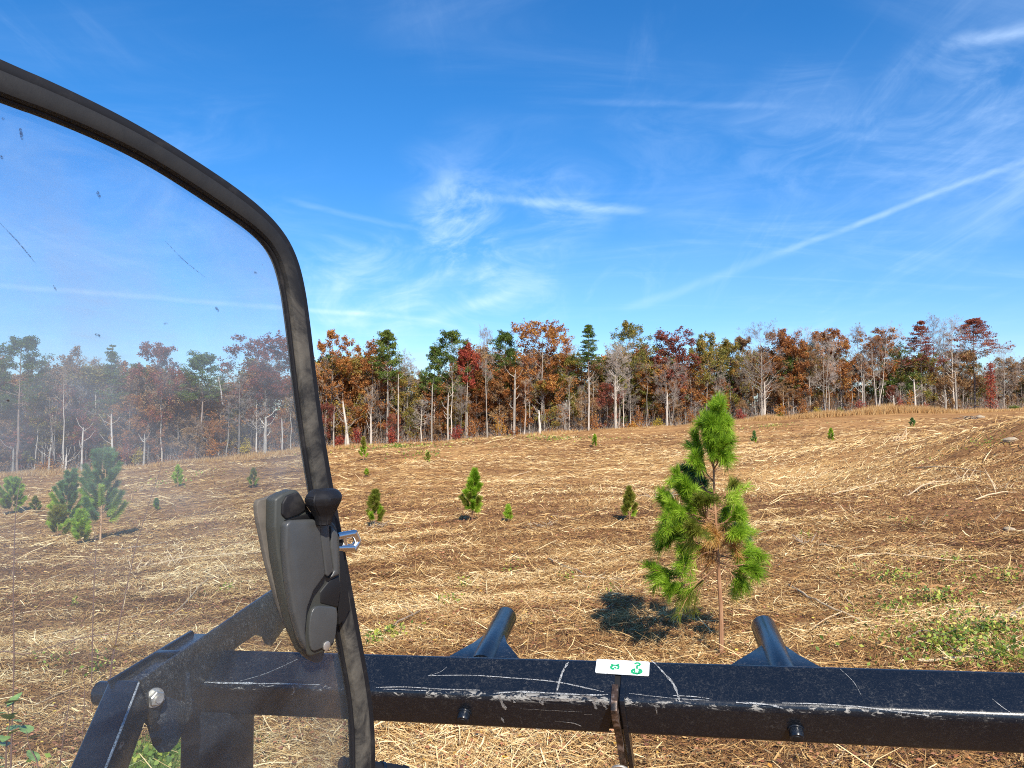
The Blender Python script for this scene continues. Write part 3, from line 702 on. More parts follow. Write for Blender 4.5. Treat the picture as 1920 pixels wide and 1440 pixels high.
for a in [(1012, 815, 768, .2, 'stout cream snag snapped off under the tallest oak'), (964, 815, 700, .21, 'forked white trunk left of the cream snag'),
          (1154, 807, 700, .17, 'straight white trunk under the grey tree by the green gold oak'), (1250, 802, 735, .18, 'white trunk beside the pale V trunked tree'),
          (1433, 790, 715, .17, 'bright white trunk right of the big sapling'), (1428, 790, 740, .1, 'thin pale trunk touching the bright white trunk'), (655, 838, 750, .2, 'grey leaning trunk above the tall red bush', -.12),
          (626, 842, 770, .11, 'thin pale trunk beside the door rim'), (649, 838, 790, .13, 'crooked pale trunk left of the grey leaning one'), (697, 832, 775, .17, 'short white trunk under the dense red brown oak'),
          (747, 826, 700, .11, 'slim tan trunk under the bare spire'), (810, 812, 720, .12, 'straight tan trunk under the smaller pine'), (840, 806, 735, .14, 'tan trunk under the big dark pine'), (1104, 808, 705, .13, 'tan straight trunk under the sparse layered pine'),
          (1620, 770, 700, .14, 'curved white trunk above the round deep red bush'), (1716, 777, 710, .17, 'grey brown trunk under the dark maroon oak'), (1793, 775, 695, .18, 'pale trunk under the highest bare spire'), (1773, 775, 740, .2, 'grey trunk with a broken side limb'),
          (1675, 778, 740, .15, 'short grey trunk under the dark olive oak'), (27, 900, 838, .16, 'white stub trunk left of the tall dark pine'), (95, 892, 840, .13, 'white stub trunk under the tan brown oak'), (126, 885, 850, .13, 'short white trunk right of the white stub'),
          (156, 885, 800, .13, 'white leaning trunk below the grey bare tree', .03), (214, 862, 775, .14, 'pale forked trunk under the layered conifer', -.06), (272, 866, 812, .14, 'white trunk in the yellow shrub'), (499, 848, 780, .24, 'thick grey trunk of the crimson oak'), (530, 845, 782, .1, 'thin white trunk by the door rim seam')]:
    pole(*a)

# ---------------------------------------------------------------- pale grass strip along the edge
GRS, t, o = new_mat('dry_grass'); at = t.new('ShaderNodeAttribute'); at.attribute_name = 'rnd'
cc = t.ramp(at.outputs['Fac'], [(0, (.30, .155, .065)), (.5, (.50, .31, .13)), (1, (.66, .48, .25))])
d1 = t.new('ShaderNodeBsdfDiffuse'); t.l.new(cc, d1.inputs[0]); d2 = t.new('ShaderNodeBsdfTranslucent'); t.l.new(cc, d2.inputs[0])
mx = t.new('ShaderNodeMixShader'); mx.inputs[0].default_value = .3; t.l.new(d1.outputs[0], mx.inputs[1]); t.l.new(d2.outputs[0], mx.inputs[2]); t.l.new(mx.outputs[0], o.inputs[0])
def blades(rg, base, h, wdt, leanx=.25):
    n = len(base); lx = rg.normal(.12, leanx, n) * h; ly = rg.normal(0, leanx, n) * h; a = rg.uniform(0, 3.14, n)
    wx = np.cos(a) * wdt; wy = np.sin(a) * wdt * .5; zz_ = np.zeros(n)
    A = base + np.stack([-wx, -wy, zz_], -1); B = base + np.stack([wx, wy, zz_], -1)
    M1 = base + np.stack([lx * .35 + wx * .7, ly * .35 + wy * .7, h * .6], -1); M0 = base + np.stack([lx * .35 - wx * .7, ly * .35 - wy * .7, h * .6], -1)
    T1 = base + np.stack([lx, ly, h], -1)
    V = np.stack([A, B, M1, M0, T1], 1).reshape(-1, 3); k = (np.arange(n) * 5)[:, None]
    return V, k + np.array([[0, 1, 2, 3]]), k + np.array([[3, 2, 4]])
def strip(name, label, n, pxr, hgt, off, thick, keepf=None):
    rg = np.random.default_rng(n); px = rg.uniform(*pxr, n); D = 125 + 30 * (px - 960) / F + off + rg.uniform(-thick, thick, n)
    x = (px - 960) / F * D; kk = (vnoise(x / 4, D / 4 + 60) + .5); k = rg.random(n) < (.25 + kk) if keepf is None else keepf(px, x, D, rg)
    x, D, px, kk = x[k], D[k], px[k], kk[k]; base = np.stack([x, D, gz(x, D) - .03], -1)
    V, Q, T = blades(rg, base, hgt(px) * rg.uniform(.5, 1.1, len(x)) * (.6 + .6 * kk), rg.uniform(.02, .05, len(x)))
    r_ = np.clip(rg.normal(.5, .25, len(x)), 0, 1); o = add_obj(name, mesh_np(name, V, Q, T, rnd=np.concatenate([r_, r_])), None, [GRS])
    tag(o, label, 'grass', kind='stuff')
strip('dry_grass', 'strip of tall pale dry grass at the right forest edge', 34000, (1130, 2150), lambda p: np.interp(p, [1130, 1250, 1400, 1550, 1700, 1800, 1900, 2150], [.5, .9, 1.1, 1.5, 2.0, 1.3, .7, .7]), -5.0, 2.6)
strip('low_grass', 'low reddish dry grass along the left forest edge', 22000, (-250, 1250), lambda p: .75 + 0 * p, -4.0, 3.0)

# ---------------------------------------------------------------- mulch litter on the field
MUL, t, o = new_mat('straw_chips'); at = t.new('ShaderNodeAttribute'); at.attribute_name = 'rnd'
cc = t.ramp(at.outputs['Fac'], [(0, (.055, .026, .016)), (.22, (.17, .078, .032)), (.45, (.36, .195, .068)), (.72, (.57, .375, .155)), (1, (.80, .62, .34))])
principled(t, o, cc, .85, spec=.25)
LEAFL, t, o = new_mat('fallen_leaves'); at = t.new('ShaderNodeAttribute'); at.attribute_name = 'rnd'
cc = t.ramp(at.outputs['Fac'], [(0, (.13, .05, .03)), (.3, (.30, .12, .06)), (.55, (.42, .20, .10)), (.80, (.36, .13, .07)), (.85, (.60, .28, .05)), (1, (.66, .48, .08))]); principled(t, o, cc, .7, spec=.3)
WEED, t, o = new_mat('green_weeds'); at = t.new('ShaderNodeAttribute'); at.attribute_name = 'rnd'
cc = t.ramp(at.outputs['Fac'], [(0, (.08, .14, .025)), (.5, (.23, .33, .045)), (.8, (.45, .48, .07)), (1, (.60, .52, .12))]); d1 = t.new('ShaderNodeBsdfPrincipled'); t.l.new(cc, d1.inputs[0]); d1.inputs['Roughness'].default_value = .55
d2 = t.new('ShaderNodeBsdfTranslucent'); t.l.new(cc, d2.inputs[0]); mx = t.new('ShaderNodeMixShader'); mx.inputs[0].default_value = .35; t.l.new(d1.outputs[0], mx.inputs[1]); t.l.new(d2.outputs[0], mx.inputs[2]); t.l.new(mx.outputs[0], o.inputs[0])
def scatter(rg, n, r0, r1, p=1.0, az=50):
    u = rg.random(n); r = r0 * (r1 / r0) ** (u ** p); a = np.radians(rg.uniform(-az, az, n)); return r * np.sin(a), r * np.cos(a), r
def flow(x, y):      # lie of the mower rows
    return 0.35 * np.sin(x / 9 + y / 17) + 1.3 * vnoise(x / 14 + 3, y / 10) + np.exp(-((x - 10) / 9) ** 2 - ((y - 22) / 12) ** 2) * 0.7
def straws(rg, n, r0, r1, length, width, p, pitch, spread, lift=.02, bright=0.0):
    x, y, r = scatter(rg, n, r0, r1, p)
    tn = tone(x, y); rows = .7 * tn + vnoise(x / 1.2, y / .35 + 5 * vnoise(x / 7, y / 7)) + .6 * vnoise(x / 4 + 20, y / 1.6); kk = rg.random(n) < np.clip(.72 + .9 * rows, .2, 1)
    x, y, r, rows = x[kk], y[kk], r[kk], rows[kk]; n = len(x)
    g_ = np.maximum(1, (r / 7)) ** .42; gl_ = np.maximum(1, (r / 7)) ** .8
    L = length * g_ * rg.lognormal(0, .45, n); Wd = width * gl_ * rg.uniform(.6, 1.4, n)
    a = flow(x, y) + rg.normal(0, spread, n); ph = rg.normal(0, pitch, n)
    d = np.stack([np.cos(a) * np.cos(ph), np.sin(a) * np.cos(ph), np.sin(ph)], -1)
    c = np.stack([x, y, gz(x, y) + lift * rg.random(n) * np.minimum(g_, 1.6) + np.abs(np.sin(ph)) * L * .35], -1)
    sl = gz(x + d[:, 0] * .5, y + d[:, 1] * .5) - gz(x - d[:, 0] * .5, y - d[:, 1] * .5); d[:, 2] += sl * (r > 8)
    s = nrm(np.cross(d, nrm(rg.normal(0, .5, (n, 3)) + [0, -.25, 1])))
    bend = rg.normal(0, .08, n)[:, None] * L[:, None] * s
    A, M, B = c - d * L[:, None] / 2, c + bend, c + d * L[:, None] / 2; w_ = s * Wd[:, None] / 2
    V = np.stack([A - w_ * .6, A + w_ * .6, M - w_, M + w_, B - w_ * .4, B + w_ * .4], 1).reshape(-1, 3); k = (np.arange(n) * 6)[:, None]
    Q = np.concatenate([k + [[0, 1, 3, 2]], k + [[2, 3, 5, 4]]]); rn = np.clip(rg.normal(.52 + bright, .22, n) + rows * .55, 0, 1)
    return V, Q, np.concatenate([rn, rn])
rg = np.random.default_rng(21)
lay = [straws(rg, 420000, 2.6, 26, .030, .0050, .85, .35, 1.4, .02, -.16), straws(rg, 240000, 2.6, 14, .085, .0034, .9, .28, .95, .02, -.11), straws(rg, 260000, 6, 60, .085, .0042, .85, .18, .75, .02, -.15), straws(rg, 110000, 20, 115, .13, .006, .8, .10, .5, .02, -.13),
       straws(rg, 30000, 2.6, 22, .06, .0085, .9, .3, 1.5, .03, .16), straws(rg, 11000, 2.6, 60, .24, .0055, .9, .20, .7, .04, .12)]
Vs, Qs, Rs, o_ = [], [], [], 0
for V, Q, r_ in lay: Vs.append(V); Qs.append(Q + o_); Rs.append(r_); o_ += len(V)
st = add_obj('straw_mulch', mesh_np('straw_mulch', np.concatenate(Vs), np.concatenate(Qs), rnd=np.concatenate(Rs)), None, [MUL]); tag(st, 'shredded straw and wood chips covering the cleared field', 'mulch', kind='stuff')
n = 80000; x, y, r = scatter(rg, n, 2.6, 28, .95); pn = vnoise(x / 1.5 + 30, y / 1.1) + .5 * vnoise(x / .4, y / .4); kk = rg.random(n) < np.clip(.35 + 1.5 * pn, .05, 1); x, y, r = x[kk], y[kk], r[kk]; n = len(x)
C = np.stack([x, y, gz(x, y) + rg.uniform(.005, .045, n)], -1); V, Q = leaves(rg, C, .032 * np.maximum(1, r / 8) ** .6, .75); V = V.reshape(-1, 4, 3); V[:, :, 2] = C[:, 2:3] + (V[:, :, 2] - C[:, 2:3]) * .45
rn = np.where(rg.random(n) < .88, rg.uniform(0, .62, n), rg.uniform(.6, 1, n)); lf = add_obj('fallen_leaves', mesh_np('fallen_leaves', V.reshape(-1, 3), Q, rnd=rn), None, [LEAFL]); tag(lf, 'small fallen brown and red leaves strewn over the mulch', 'fallen leaves', kind='stuff')
# green weeds and vines in patches
n = 0; Cs, Ss = [], []
def wpatch(px, py, rad, m, size=.035, hgt=.12):
    g = hit(px, py); a = rg.uniform(0, 6.28, m); q = np.abs(rg.normal(0, .55, m)) * rad; X = g.x + np.cos(a) * q; Y = g.y + np.sin(a) * q * .8
    Cs.append(np.stack([X, Y, gz(X, Y) + rg.random(m) ** 1.5 * hgt], -1)); Ss.append(np.full(m, size))
for a in [(1850, 1190, 1.0, 900, .034), (1790, 1210, .8, 380), (1760, 1130, .5, 300), (1680, 1090, .6, 240), (1890, 1085, .7, 200), (1660, 1150, .35, 140), (1880, 1240, .5, 420), (735, 1195, .22, 120), (700, 1210, .2, 80), (870, 1100, .13, 50), (840, 1135, .25, 60),
          (960, 1075, .3, 40), (1060, 1090, .3, 40), (1145, 1115, .2, 30), (1760, 1225, .6, 260), (1700, 985, .8, 60), (1850, 832, 1.6, 160, .06, .15), (290, 1440, .5, 500, .05, .1), (140, 1135, .08, 24, .04), (100, 1250, .5, 60), (180, 1262, .3, 60),
          (745, 840, 6, 500, .16, .3), (800, 855, 3, 120, .14, .3), (1450, 800, 5, 260, .14, .3), (1040, 825, 6, 300, .14, .3), (330, 905, 2.5, 120, .1, .3), (1510, 1010, .3, 30), (1790, 1060, .5, 80), (430, 1110, .3, 60)]: wpatch(*a)
C = np.concatenate(Cs); V, Q = leaves(rg, C, np.concatenate(Ss), .6)
wd = add_obj('ground_weeds', mesh_np('ground_weeds', V, Q, rnd=rg.random(len(C))), None, [WEED]); tag(wd, 'low green and yellow weeds and vines among the mulch', 'weeds', kind='stuff')
# short grass tuft area near the machine
m = 9000; g = hit(300, 1425); X = g.x + rg.normal(0, .22, m); Y = g.y + rg.normal(-.15, .22, m); V, Q, T = blades(rg, np.stack([X, Y, gz(X, Y)], -1), rg.uniform(.03, .09, m), np.full(m, .0016), .5)
rn = rg.uniform(0, .6, m); gt = add_obj('green_grass', mesh_np('green_grass', V, Q, T, rnd=np.concatenate([rn, rn])), None, [WEED]); tag(gt, 'small patch of fresh green grass below the loader arm', 'grass', kind='stuff')
# standing dry stalks near and mid field
n = 5200; x, y, r = scatter(rg, n, 3.0, 60, .8); kk = vnoise(x / 2.2 + 70, y / 1.6) > .02; x, y, r = x[kk], y[kk], r[kk]; n = len(x); h = rg.uniform(.05, .28, n) * np.maximum(1, r / 14) ** .3
V, Q, T = blades(rg, np.stack([x, y, gz(x, y) - .01], -1), h, .0022 * np.maximum(1, r / 6) ** .7, .45); rn = np.clip(rg.normal(.55, .25, n), 0, 1)
sk = add_obj('dry_stubble', mesh_np('dry_stubble', V, Q, T, rnd=np.concatenate([rn, rn])), None, [GRS]); tag(sk, 'thin upright dry stubble scattered over the field', 'stubble', kind='stuff')

# ---------------------------------------------------------------- young pines
NEED = leaf_mat('sapling_needles', [(0, (.11, .20, .014)), (.35, (.25, .42, .025)), (.65, (.45, .62, .06)), (1, (.74, .80, .20))], 2.0, transl=.42, rough=.45)
NEEDB = leaf_mat('bluish_needles', [(0, (.05, .12, .045)), (.5, (.12, .25, .08)), (1, (.26, .40, .11))], 1.0, transl=.35)
NEEDY = leaf_mat('yellowing_needles', [(0, (.08, .11, .015)), (.5, (.20, .24, .03)), (1, (.42, .36, .07))], 1.5, transl=.4)
DEADN = leaf_mat('dead_needles', [(0, (.35, .17, .05)), (.5, (.55, .30, .09)), (1, (.68, .45, .16))], 3, transl=.3)
SBARK = bark_mat('sapling_bark', (.28, .14, .07), (.55, .33, .18), 30)
def needles(rg, pts, dirs, n, ln, wd, spread):
    """thin needle triangles along shoots"""
    i = rg.integers(0, len(pts) - 1, n); f = rg.random((n, 1)); p = pts[i] * (1 - f) + pts[i + 1] * f; d = dirs[i]
    nd = nrm(d * rg.uniform(.5, 1.3, (n, 1)) + perp(rg, d) * spread * rg.uniform(.4, 1.1, (n, 1)) + [0, 0, .15]); L = ln * rg.uniform(.65, 1.15, n)[:, None]
    s = perp(rg, nd) * (wd / 2); mid = p + nd * L * .55; e = p + nd * L + [0, 0, -.12] * L
    V = np.stack([p - s, p + s, mid + s * .9, mid - s * .9, e], 1).reshape(-1, 3); k = (np.arange(n) * 5)[:, None]
    return V, k + [[0, 1, 2, 3]], k + [[3, 2, 4]]
def build_sapling(name, base, trunk_pts, shoots, nn, ln, wd, mats, r0, label, spread=.55, dead=None, group='young pines scattered over the field'):
    """shoots: list of (polyline points, weight, material index)"""
    rg = np.random.default_rng(int(abs(base[0]) * 977 + abs(base[1]) * 131) + 5); root = empty(name, base); b = np.array(base)
    tp = [Vector(p) - Vector(base) for p in trunk_pts]; tp = catmull(tp, 5); rad = [r0 * (1 - .85 * i / (len(tp) - 1)) for i in range(len(tp))]
    bm_obj('trunk', sweep_bm(tp, rad, 8), SBARK, root, True)
    segs, VV, QQ, TT, RR, MI, o_ = [], [], [], [], [], [], 0; tot = sum(s[1] for s in shoots)
    for pl_, wgt, mi in shoots:
        q = np.array([tuple(v) for v in catmull([Vector(v) - Vector(base) for v in pl_], 5)]); L = len(q)
        rr_ = np.linspace(r0 * .32, r0 * .12, L); segs.append(tubes(q[:-1], q[1:], rr_[:-1], rr_[1:], 5))
        ds = nrm(np.diff(q, axis=0)); k0 = int(L * .30); m = max(20, int(nn * wgt / tot))
        V, Q, T = needles(rg, q[k0:], np.concatenate([ds[k0:], ds[-1:]]), m, ln, wd, spread)
        VV.append(V); QQ.append(Q + o_); TT.append(T + o_); o_ += len(V); RR.append(np.clip(rg.normal(.5 + rg.normal(0, .08), .22, m), 0, 1)); MI.append(np.full(m, mi))
    if segs: add_obj('branches', mesh_np('branches', *cat_vq(segs)), root, [SBARK])
    rn = np.concatenate(RR); mi = np.concatenate(MI)
    add_obj('needles', mesh_np('needles', np.concatenate(VV), np.concatenate(QQ), np.concatenate(TT), rnd=np.concatenate([rn, rn]), mi=np.concatenate([mi, mi])), root, mats)
    tag(root, label, 'young pine', group); return root
def auto_sapling(px, base_py, top_py, hw, label, mats, dens=1.0, lean=0.0, clear=.12, seed=0, base=None, bushy=False):
    g = base or hit(px, base_py); D = g.y; k = D / F; H = P(px, top_py, D).z - g.z; W = hw * k; rg = np.random.default_rng(seed + int(px) + 3)
    tr = [g, g + Vector((lean * H * .2, 0, H * .35)), g + Vector((lean * H * .6, rg.normal(0, .02) * H, H * .7)), g + Vector((lean * H, 0, H * .97))]
    def at_(h):
        s = h * 3; i = min(2, int(s)); return tr[i].lerp(tr[i + 1], s - i)
    sh = [([at_(.70), at_(.85), at_(1.04)], 1.3, 0)]; nb = int(16 + 14 * min(1, H / 1.5)) + (12 if bushy else 0)
    for i in range(nb):
        h = clear + (.93 - clear) * ((i + rg.random()) / nb); az = i * 2.4 + rg.normal(0, .4); p = at_(h)
        ln = W * (((1 - h) * 1.0 + .08) * min(1, .5 + h * 2.5) if not bushy else ((1 - h) * .75 + .3) * rg.uniform(.8, 1.1)) * rg.uniform(.55, 1.15); up = H * .07 + ln * rg.uniform(.2, .7)
        d = Vector((math.cos(az), math.sin(az), 0)); sh.append(([p, p + d * ln * .55 + Vector((0, 0, up * .25)), p + d * ln + Vector((0, 0, up))], .35 + ln / max(W, .01) * .8, 1 if (h < .4 and rg.random() < .4) else 0))
    pxs = k; nl = min(.15, .05 + .07 * H)
    wd = max(.0022, .42 * k)          # never much thinner than a pixel or so at its distance
    nn = int(dens * min(22000, 1500 + 26 * (hw * (base_py - top_py)) * .42))
    return build_sapling('young_pine', tuple(g), tr, sh, nn, nl, wd, mats, max(.008, .011 * H), label, spread=.8)
G1 = [NEED, NEEDY]; G2 = [NEEDB, NEED]; G3 = [NEEDY, NEED]
auto_sapling(885, 976, 884, 21, 'bushy young pine in mid field left of centre', G1, 1.3, .05, .15)
auto_sapling(703, 988, 922, 19, 'yellowish young pine in mid field beside the chrome catch', G3, 1.0)
auto_sapling(953, 978, 949, 7, 'tiny pine seedling right of the bushy mid field pine', G1)
auto_sapling(1180, 978, 917, 16, 'yellow green young pine left of the big sapling', G3, 1.2)
auto_sapling(681, 863, 821, 9, 'bright green young pine near the red bushes', [NEEDY, NEED], 1.3)
auto_sapling(687, 895, 880, 5, 'tiny pine seedling below the one near the red bushes', G1)
auto_sapling(1115, 840, 815, 6, 'distant young pine left of the big sapling', G1)
auto_sapling(802, 868, 849, 7, 'sparse yellow seedling in the left centre of the field', G3, .5)
auto_sapling(1414, 833, 809, 6, 'small distant pine just right of the big sapling', G2, 1.2)
auto_sapling(1558, 829, 804, 6, 'small distant pine in the right half of the field', G1, 1.2)
auto_sapling(1711, 802, 784, 7, 'small distant pine against the pale grass strip', G2, 1.2)
auto_sapling(188, 1012, 846, 50, 'tallest young pine behind the pane with wind bent top', G2, 1.9, .05, .16, bushy=True)
auto_sapling(122, 985, 884, 34, 'leaning bluish young pine left of the tallest one behind the pane', G2, 1.5, .12)
auto_sapling(108, 1008, 950, 22, 'low yellow green pine at the foot of the leaning bluish one', G3, 1.3, bushy=True)
auto_sapling(150, 1022, 960, 18, 'low green pine in front of the tallest one behind the pane', G1, 1.3, bushy=True)
auto_sapling(22, 966, 900, 28, 'bushy young pine at the left edge behind the pane', G1, 1.8, bushy=True)
auto_sapling(66, 962, 932, 12, 'small olive pine beside the left edge pine', G3, 1.0)
auto_sapling(333, 914, 874, 12, 'dark young pine in the middle of the pane', G1, 1.5)
auto_sapling(474, 916, 880, 12, 'faint young pine seen through the pane above the latch', G3, 1.0)
auto_sapling(293, 958, 936, 6, 'tiny pine seedling in the middle of the pane', G2)

# the big sapling in front of the machine
g = hit(1352, 1228); D0 = g.y
def S_(px, py, dd=0.0): return P(px, py, D0 + dd)
trunk = [g - Vector((0, 0, .05)), S_(1352, 1150), S_(1348, 1080), S_(1345, 1020), S_(1340, 940), S_(1338, 870), S_(1336, 800), S_(1350, 738)]
rs = np.random.default_rng(11)
spec = [  # trunk py, mid (px,py), tip (px,py), depth, weight, material
 (800, (1340, 770), (1355, 745), 0, 2.2, 0), (830, (1312, 805), (1311, 775), .1, 1.8, 0), (830, (1372, 800), (1375, 782), -.1, 1.8, 0), (850, (1362, 815), (1362, 785), .12, 1.6, 0), (868, (1368, 838), (1376, 815), .05, 1.5, 0), (870, (1320, 835), (1324, 800), -.15, 1.6, 0),
 (855, (1350, 830), (1352, 790), -.2, 1.5, 0), (820, (1350, 800), (1340, 760), -.15, 1.6, 0), (835, (1325, 815), (1330, 780), -.2, 1.6, 0), (870, (1350, 855), (1366, 820), -.2, 1.5, 0), (880, (1330, 860), (1334, 826), -.22, 1.3, 0), (885, (1365, 868), (1378, 842), .15, 1.2, 0), (880, (1355, 860), (1358, 822), -.1, 1.2, 0),
 (905, (1310, 870), (1296, 812), .1, 2.4, 0), (900, (1305, 885), (1298, 845), -.2, 1.2, 0),
 (930, (1296, 905), (1280, 872), .3, 2.4, 2), (925, (1310, 915), (1300, 885), .35, 1.8, 2), (940, (1300, 925), (1282, 900), .25, 1.5, 2),
 (960, (1280, 940), (1256, 892), -.1, 2.4, 0), (965, (1290, 935), (1276, 900), -.25, 1.8, 0), (975, (1250, 955), (1226, 918), -.05, 2.4, 0), (985, (1265, 965), (1240, 935), -.3, 2.0, 0),
 (990, (1280, 975), (1250, 965), .3, 1.6, 0), (1000, (1270, 990), (1232, 968), -.2, 2.4, 0), (1010, (1275, 1000), (1240, 996), .1, 2.0, 0), (1000, (1300, 970), (1285, 935), .15, 1.6, 0), (985, (1308, 960), (1306, 925), -.3, 1.6, 1),
 (1010, (1300, 1000), (1290, 975), -.35, 1.6, 1), (1020, (1300, 1025), (1268, 1022), -.1, 1.5, 0), (1030, (1290, 1045), (1262, 1052), -.15, 1.0, 0), (960, (1325, 945), (1320, 905), .3, 1.2, 0),
 (940, (1366, 930), (1378, 895), .15, 0.9, 1), (960, (1368, 945), (1390, 918), .0, .9, 0),
 (985, (1375, 975), (1392, 950), -.1, 2.2, 0), (1000, (1378, 990), (1398, 980), .2, 2.0, 2), (1010, (1382, 1005), (1395, 995), -.25, 1.6, 0), (995, (1362, 970), (1372, 945), .25, 1.3, 0),
 (1045, (1395, 1040), (1426, 1030), .1, 1.7, 0), (1055, (1400, 1065), (1424, 1058), -.1, 1.6, 0), (1060, (1388, 1080), (1402, 1088), 0, 1.1, 0), (1040, (1405, 1050), (1410, 1015), .2, 1.2, 0),
 (1045, (1262, 1100), (1206, 1052), .05, 1.6, 0), (1060, (1270, 1110), (1232, 1085), -.05, 1.3, 0), (1065, (1300, 1100), (1278, 1118), .1, 1.0, 1), (1050, (1240, 1078), (1218, 1070), .1, 1.0, 0),
 (1030, (1345, 1005), (1330, 985), -.1, .8, 3), (1035, (1365, 1015), (1385, 1005), .0, .8, 3), (1040, (1335, 1030), (1316, 1030), .1, .7, 3), (1020, (1352, 1000), (1360, 985), .1, .6, 3)]
tpy = [1228, 1150, 1080, 1020, 940, 870, 800, 738]; tpx = [1352, 1352, 1348, 1345, 1340, 1338, 1336, 1350]
sh = []
for py0, m_, t_, dd, wgt, mi in spec:
    x0 = np.interp(-py0, [-v for v in tpy], tpx); kx = .60 if py0 <= 890 else .86; m_ = (x0 + (m_[0] - x0) * kx, m_[1]); t_ = (x0 + (t_[0] - x0) * kx, t_[1] + (6 if py0 <= 890 else 8)); sh.append(([S_(x0, py0), S_(m_[0], m_[1], dd * .6), S_(t_[0], t_[1], dd)], wgt, mi))
    for q in range(4):      # forked side shoots
        jx, jy = rs.normal(0, 7 if py0 <= 890 else 12), rs.normal(-2, 11); sh.append(([S_(x0 * .4 + m_[0] * .6, py0 * .4 + m_[1] * .6, dd * .4), S_((m_[0] + t_[0]) / 2 + jx * .5, (m_[1] + t_[1]) / 2 + jy * .5, dd * .7), S_(t_[0] + jx, t_[1] + 14 + jy, dd + rs.normal(0, .12))], wgt * .6, mi))
build_sapling('young_pine', tuple(g), trunk, sh, 60000, .100, .0026, [NEED, NEEDY, NEEDB, DEADN], .019, 'big bright green young pine standing just beyond the black crossbar', .72)
# ---------------------------------------------------------------- branches, stumps and stones on the field
WOODP, t, o = new_mat('split_wood'); tc_ = t.new('ShaderNodeTexCoord'); n1 = t.noise(t.mapping(tc_.outputs['Object'], scale=(1, 1, 1)), 14, 5, .7)
principled(t, o, t.ramp(n1, [(.3, (.30, .19, .10)), (.5, (.58, .42, .24)), (.75, (.76, .62, .42))]), .85, bump=n1, bstr=.5)
WOODG, t, o = new_mat('grey_branch_bark'); n1 = t.noise(t.new('ShaderNodeTexCoord').outputs['Object'], 30, 4, .7)
principled(t, o, t.ramp(n1, [(.3, (.13, .09, .06)), (.7, (.42, .32, .22))]), .9, bump=n1, bstr=.5)
WOODO, t, o = new_mat('orange_heartwood'); n1 = t.noise(t.new('ShaderNodeTexCoord').outputs['Object'], 24, 5, .7)
principled(t, o, t.ramp(n1, [(.3, (.34, .15, .05)), (.7, (.66, .36, .14))]), .8, bump=n1, bstr=.6)
def stick(pts, r, mat, label, name='fallen_branch', cat='branch', lift=.0, forks=0):
    r *= .62; lift *= .6
    pp = [hit(x, y) for x, y in pts]; base = pp[0].copy(); rgx = np.random.default_rng(int(pts[0][0]))
    q = catmull([p + Vector((0, 0, r * .7 + lift * math.sin(math.pi * i / max(1, len(pp) - 1)) + .012)) - base for i, p in enumerate(pp)], 5)
    q = [v + Vector(rgx.normal(0, r * .5, 3)) + Vector((0, .5, 0)) * float(vnoise(i / 4.0 + pts[0][0], .5)) * r * 9 for i, v in enumerate(q)]; n_ = len(q); rad = [r * (1 - .55 * i / (n_ - 1)) * (1 + .12 * rgx.normal()) for i in range(n_)]; rad[0] *= .7; rad[-1] *= .6
    bm = sweep_bm(q, rad, 8)
    for k in range(forks):
        i = int(rgx.integers(1, n_ - 2)); d = (q[i + 1] - q[i]).normalized(); s_ = Vector((rgx.normal(0, .6), rgx.normal(0, .4), abs(rgx.normal(.3, .3)))) + d * .8
        L = rgx.uniform(.12, .4) * max(1, r / .02); sweep_bm([q[i], q[i] + s_ * L * .5, q[i] + s_ * L + Vector((0, 0, -.03))], [r * .45, r * .3, r * .12], 6, bm=bm)
    o_ = bm_obj(name, bm, mat, None, True); o_.location = base; tag(o_, label, cat, 'sticks and split wood left on the mulch'); return o_
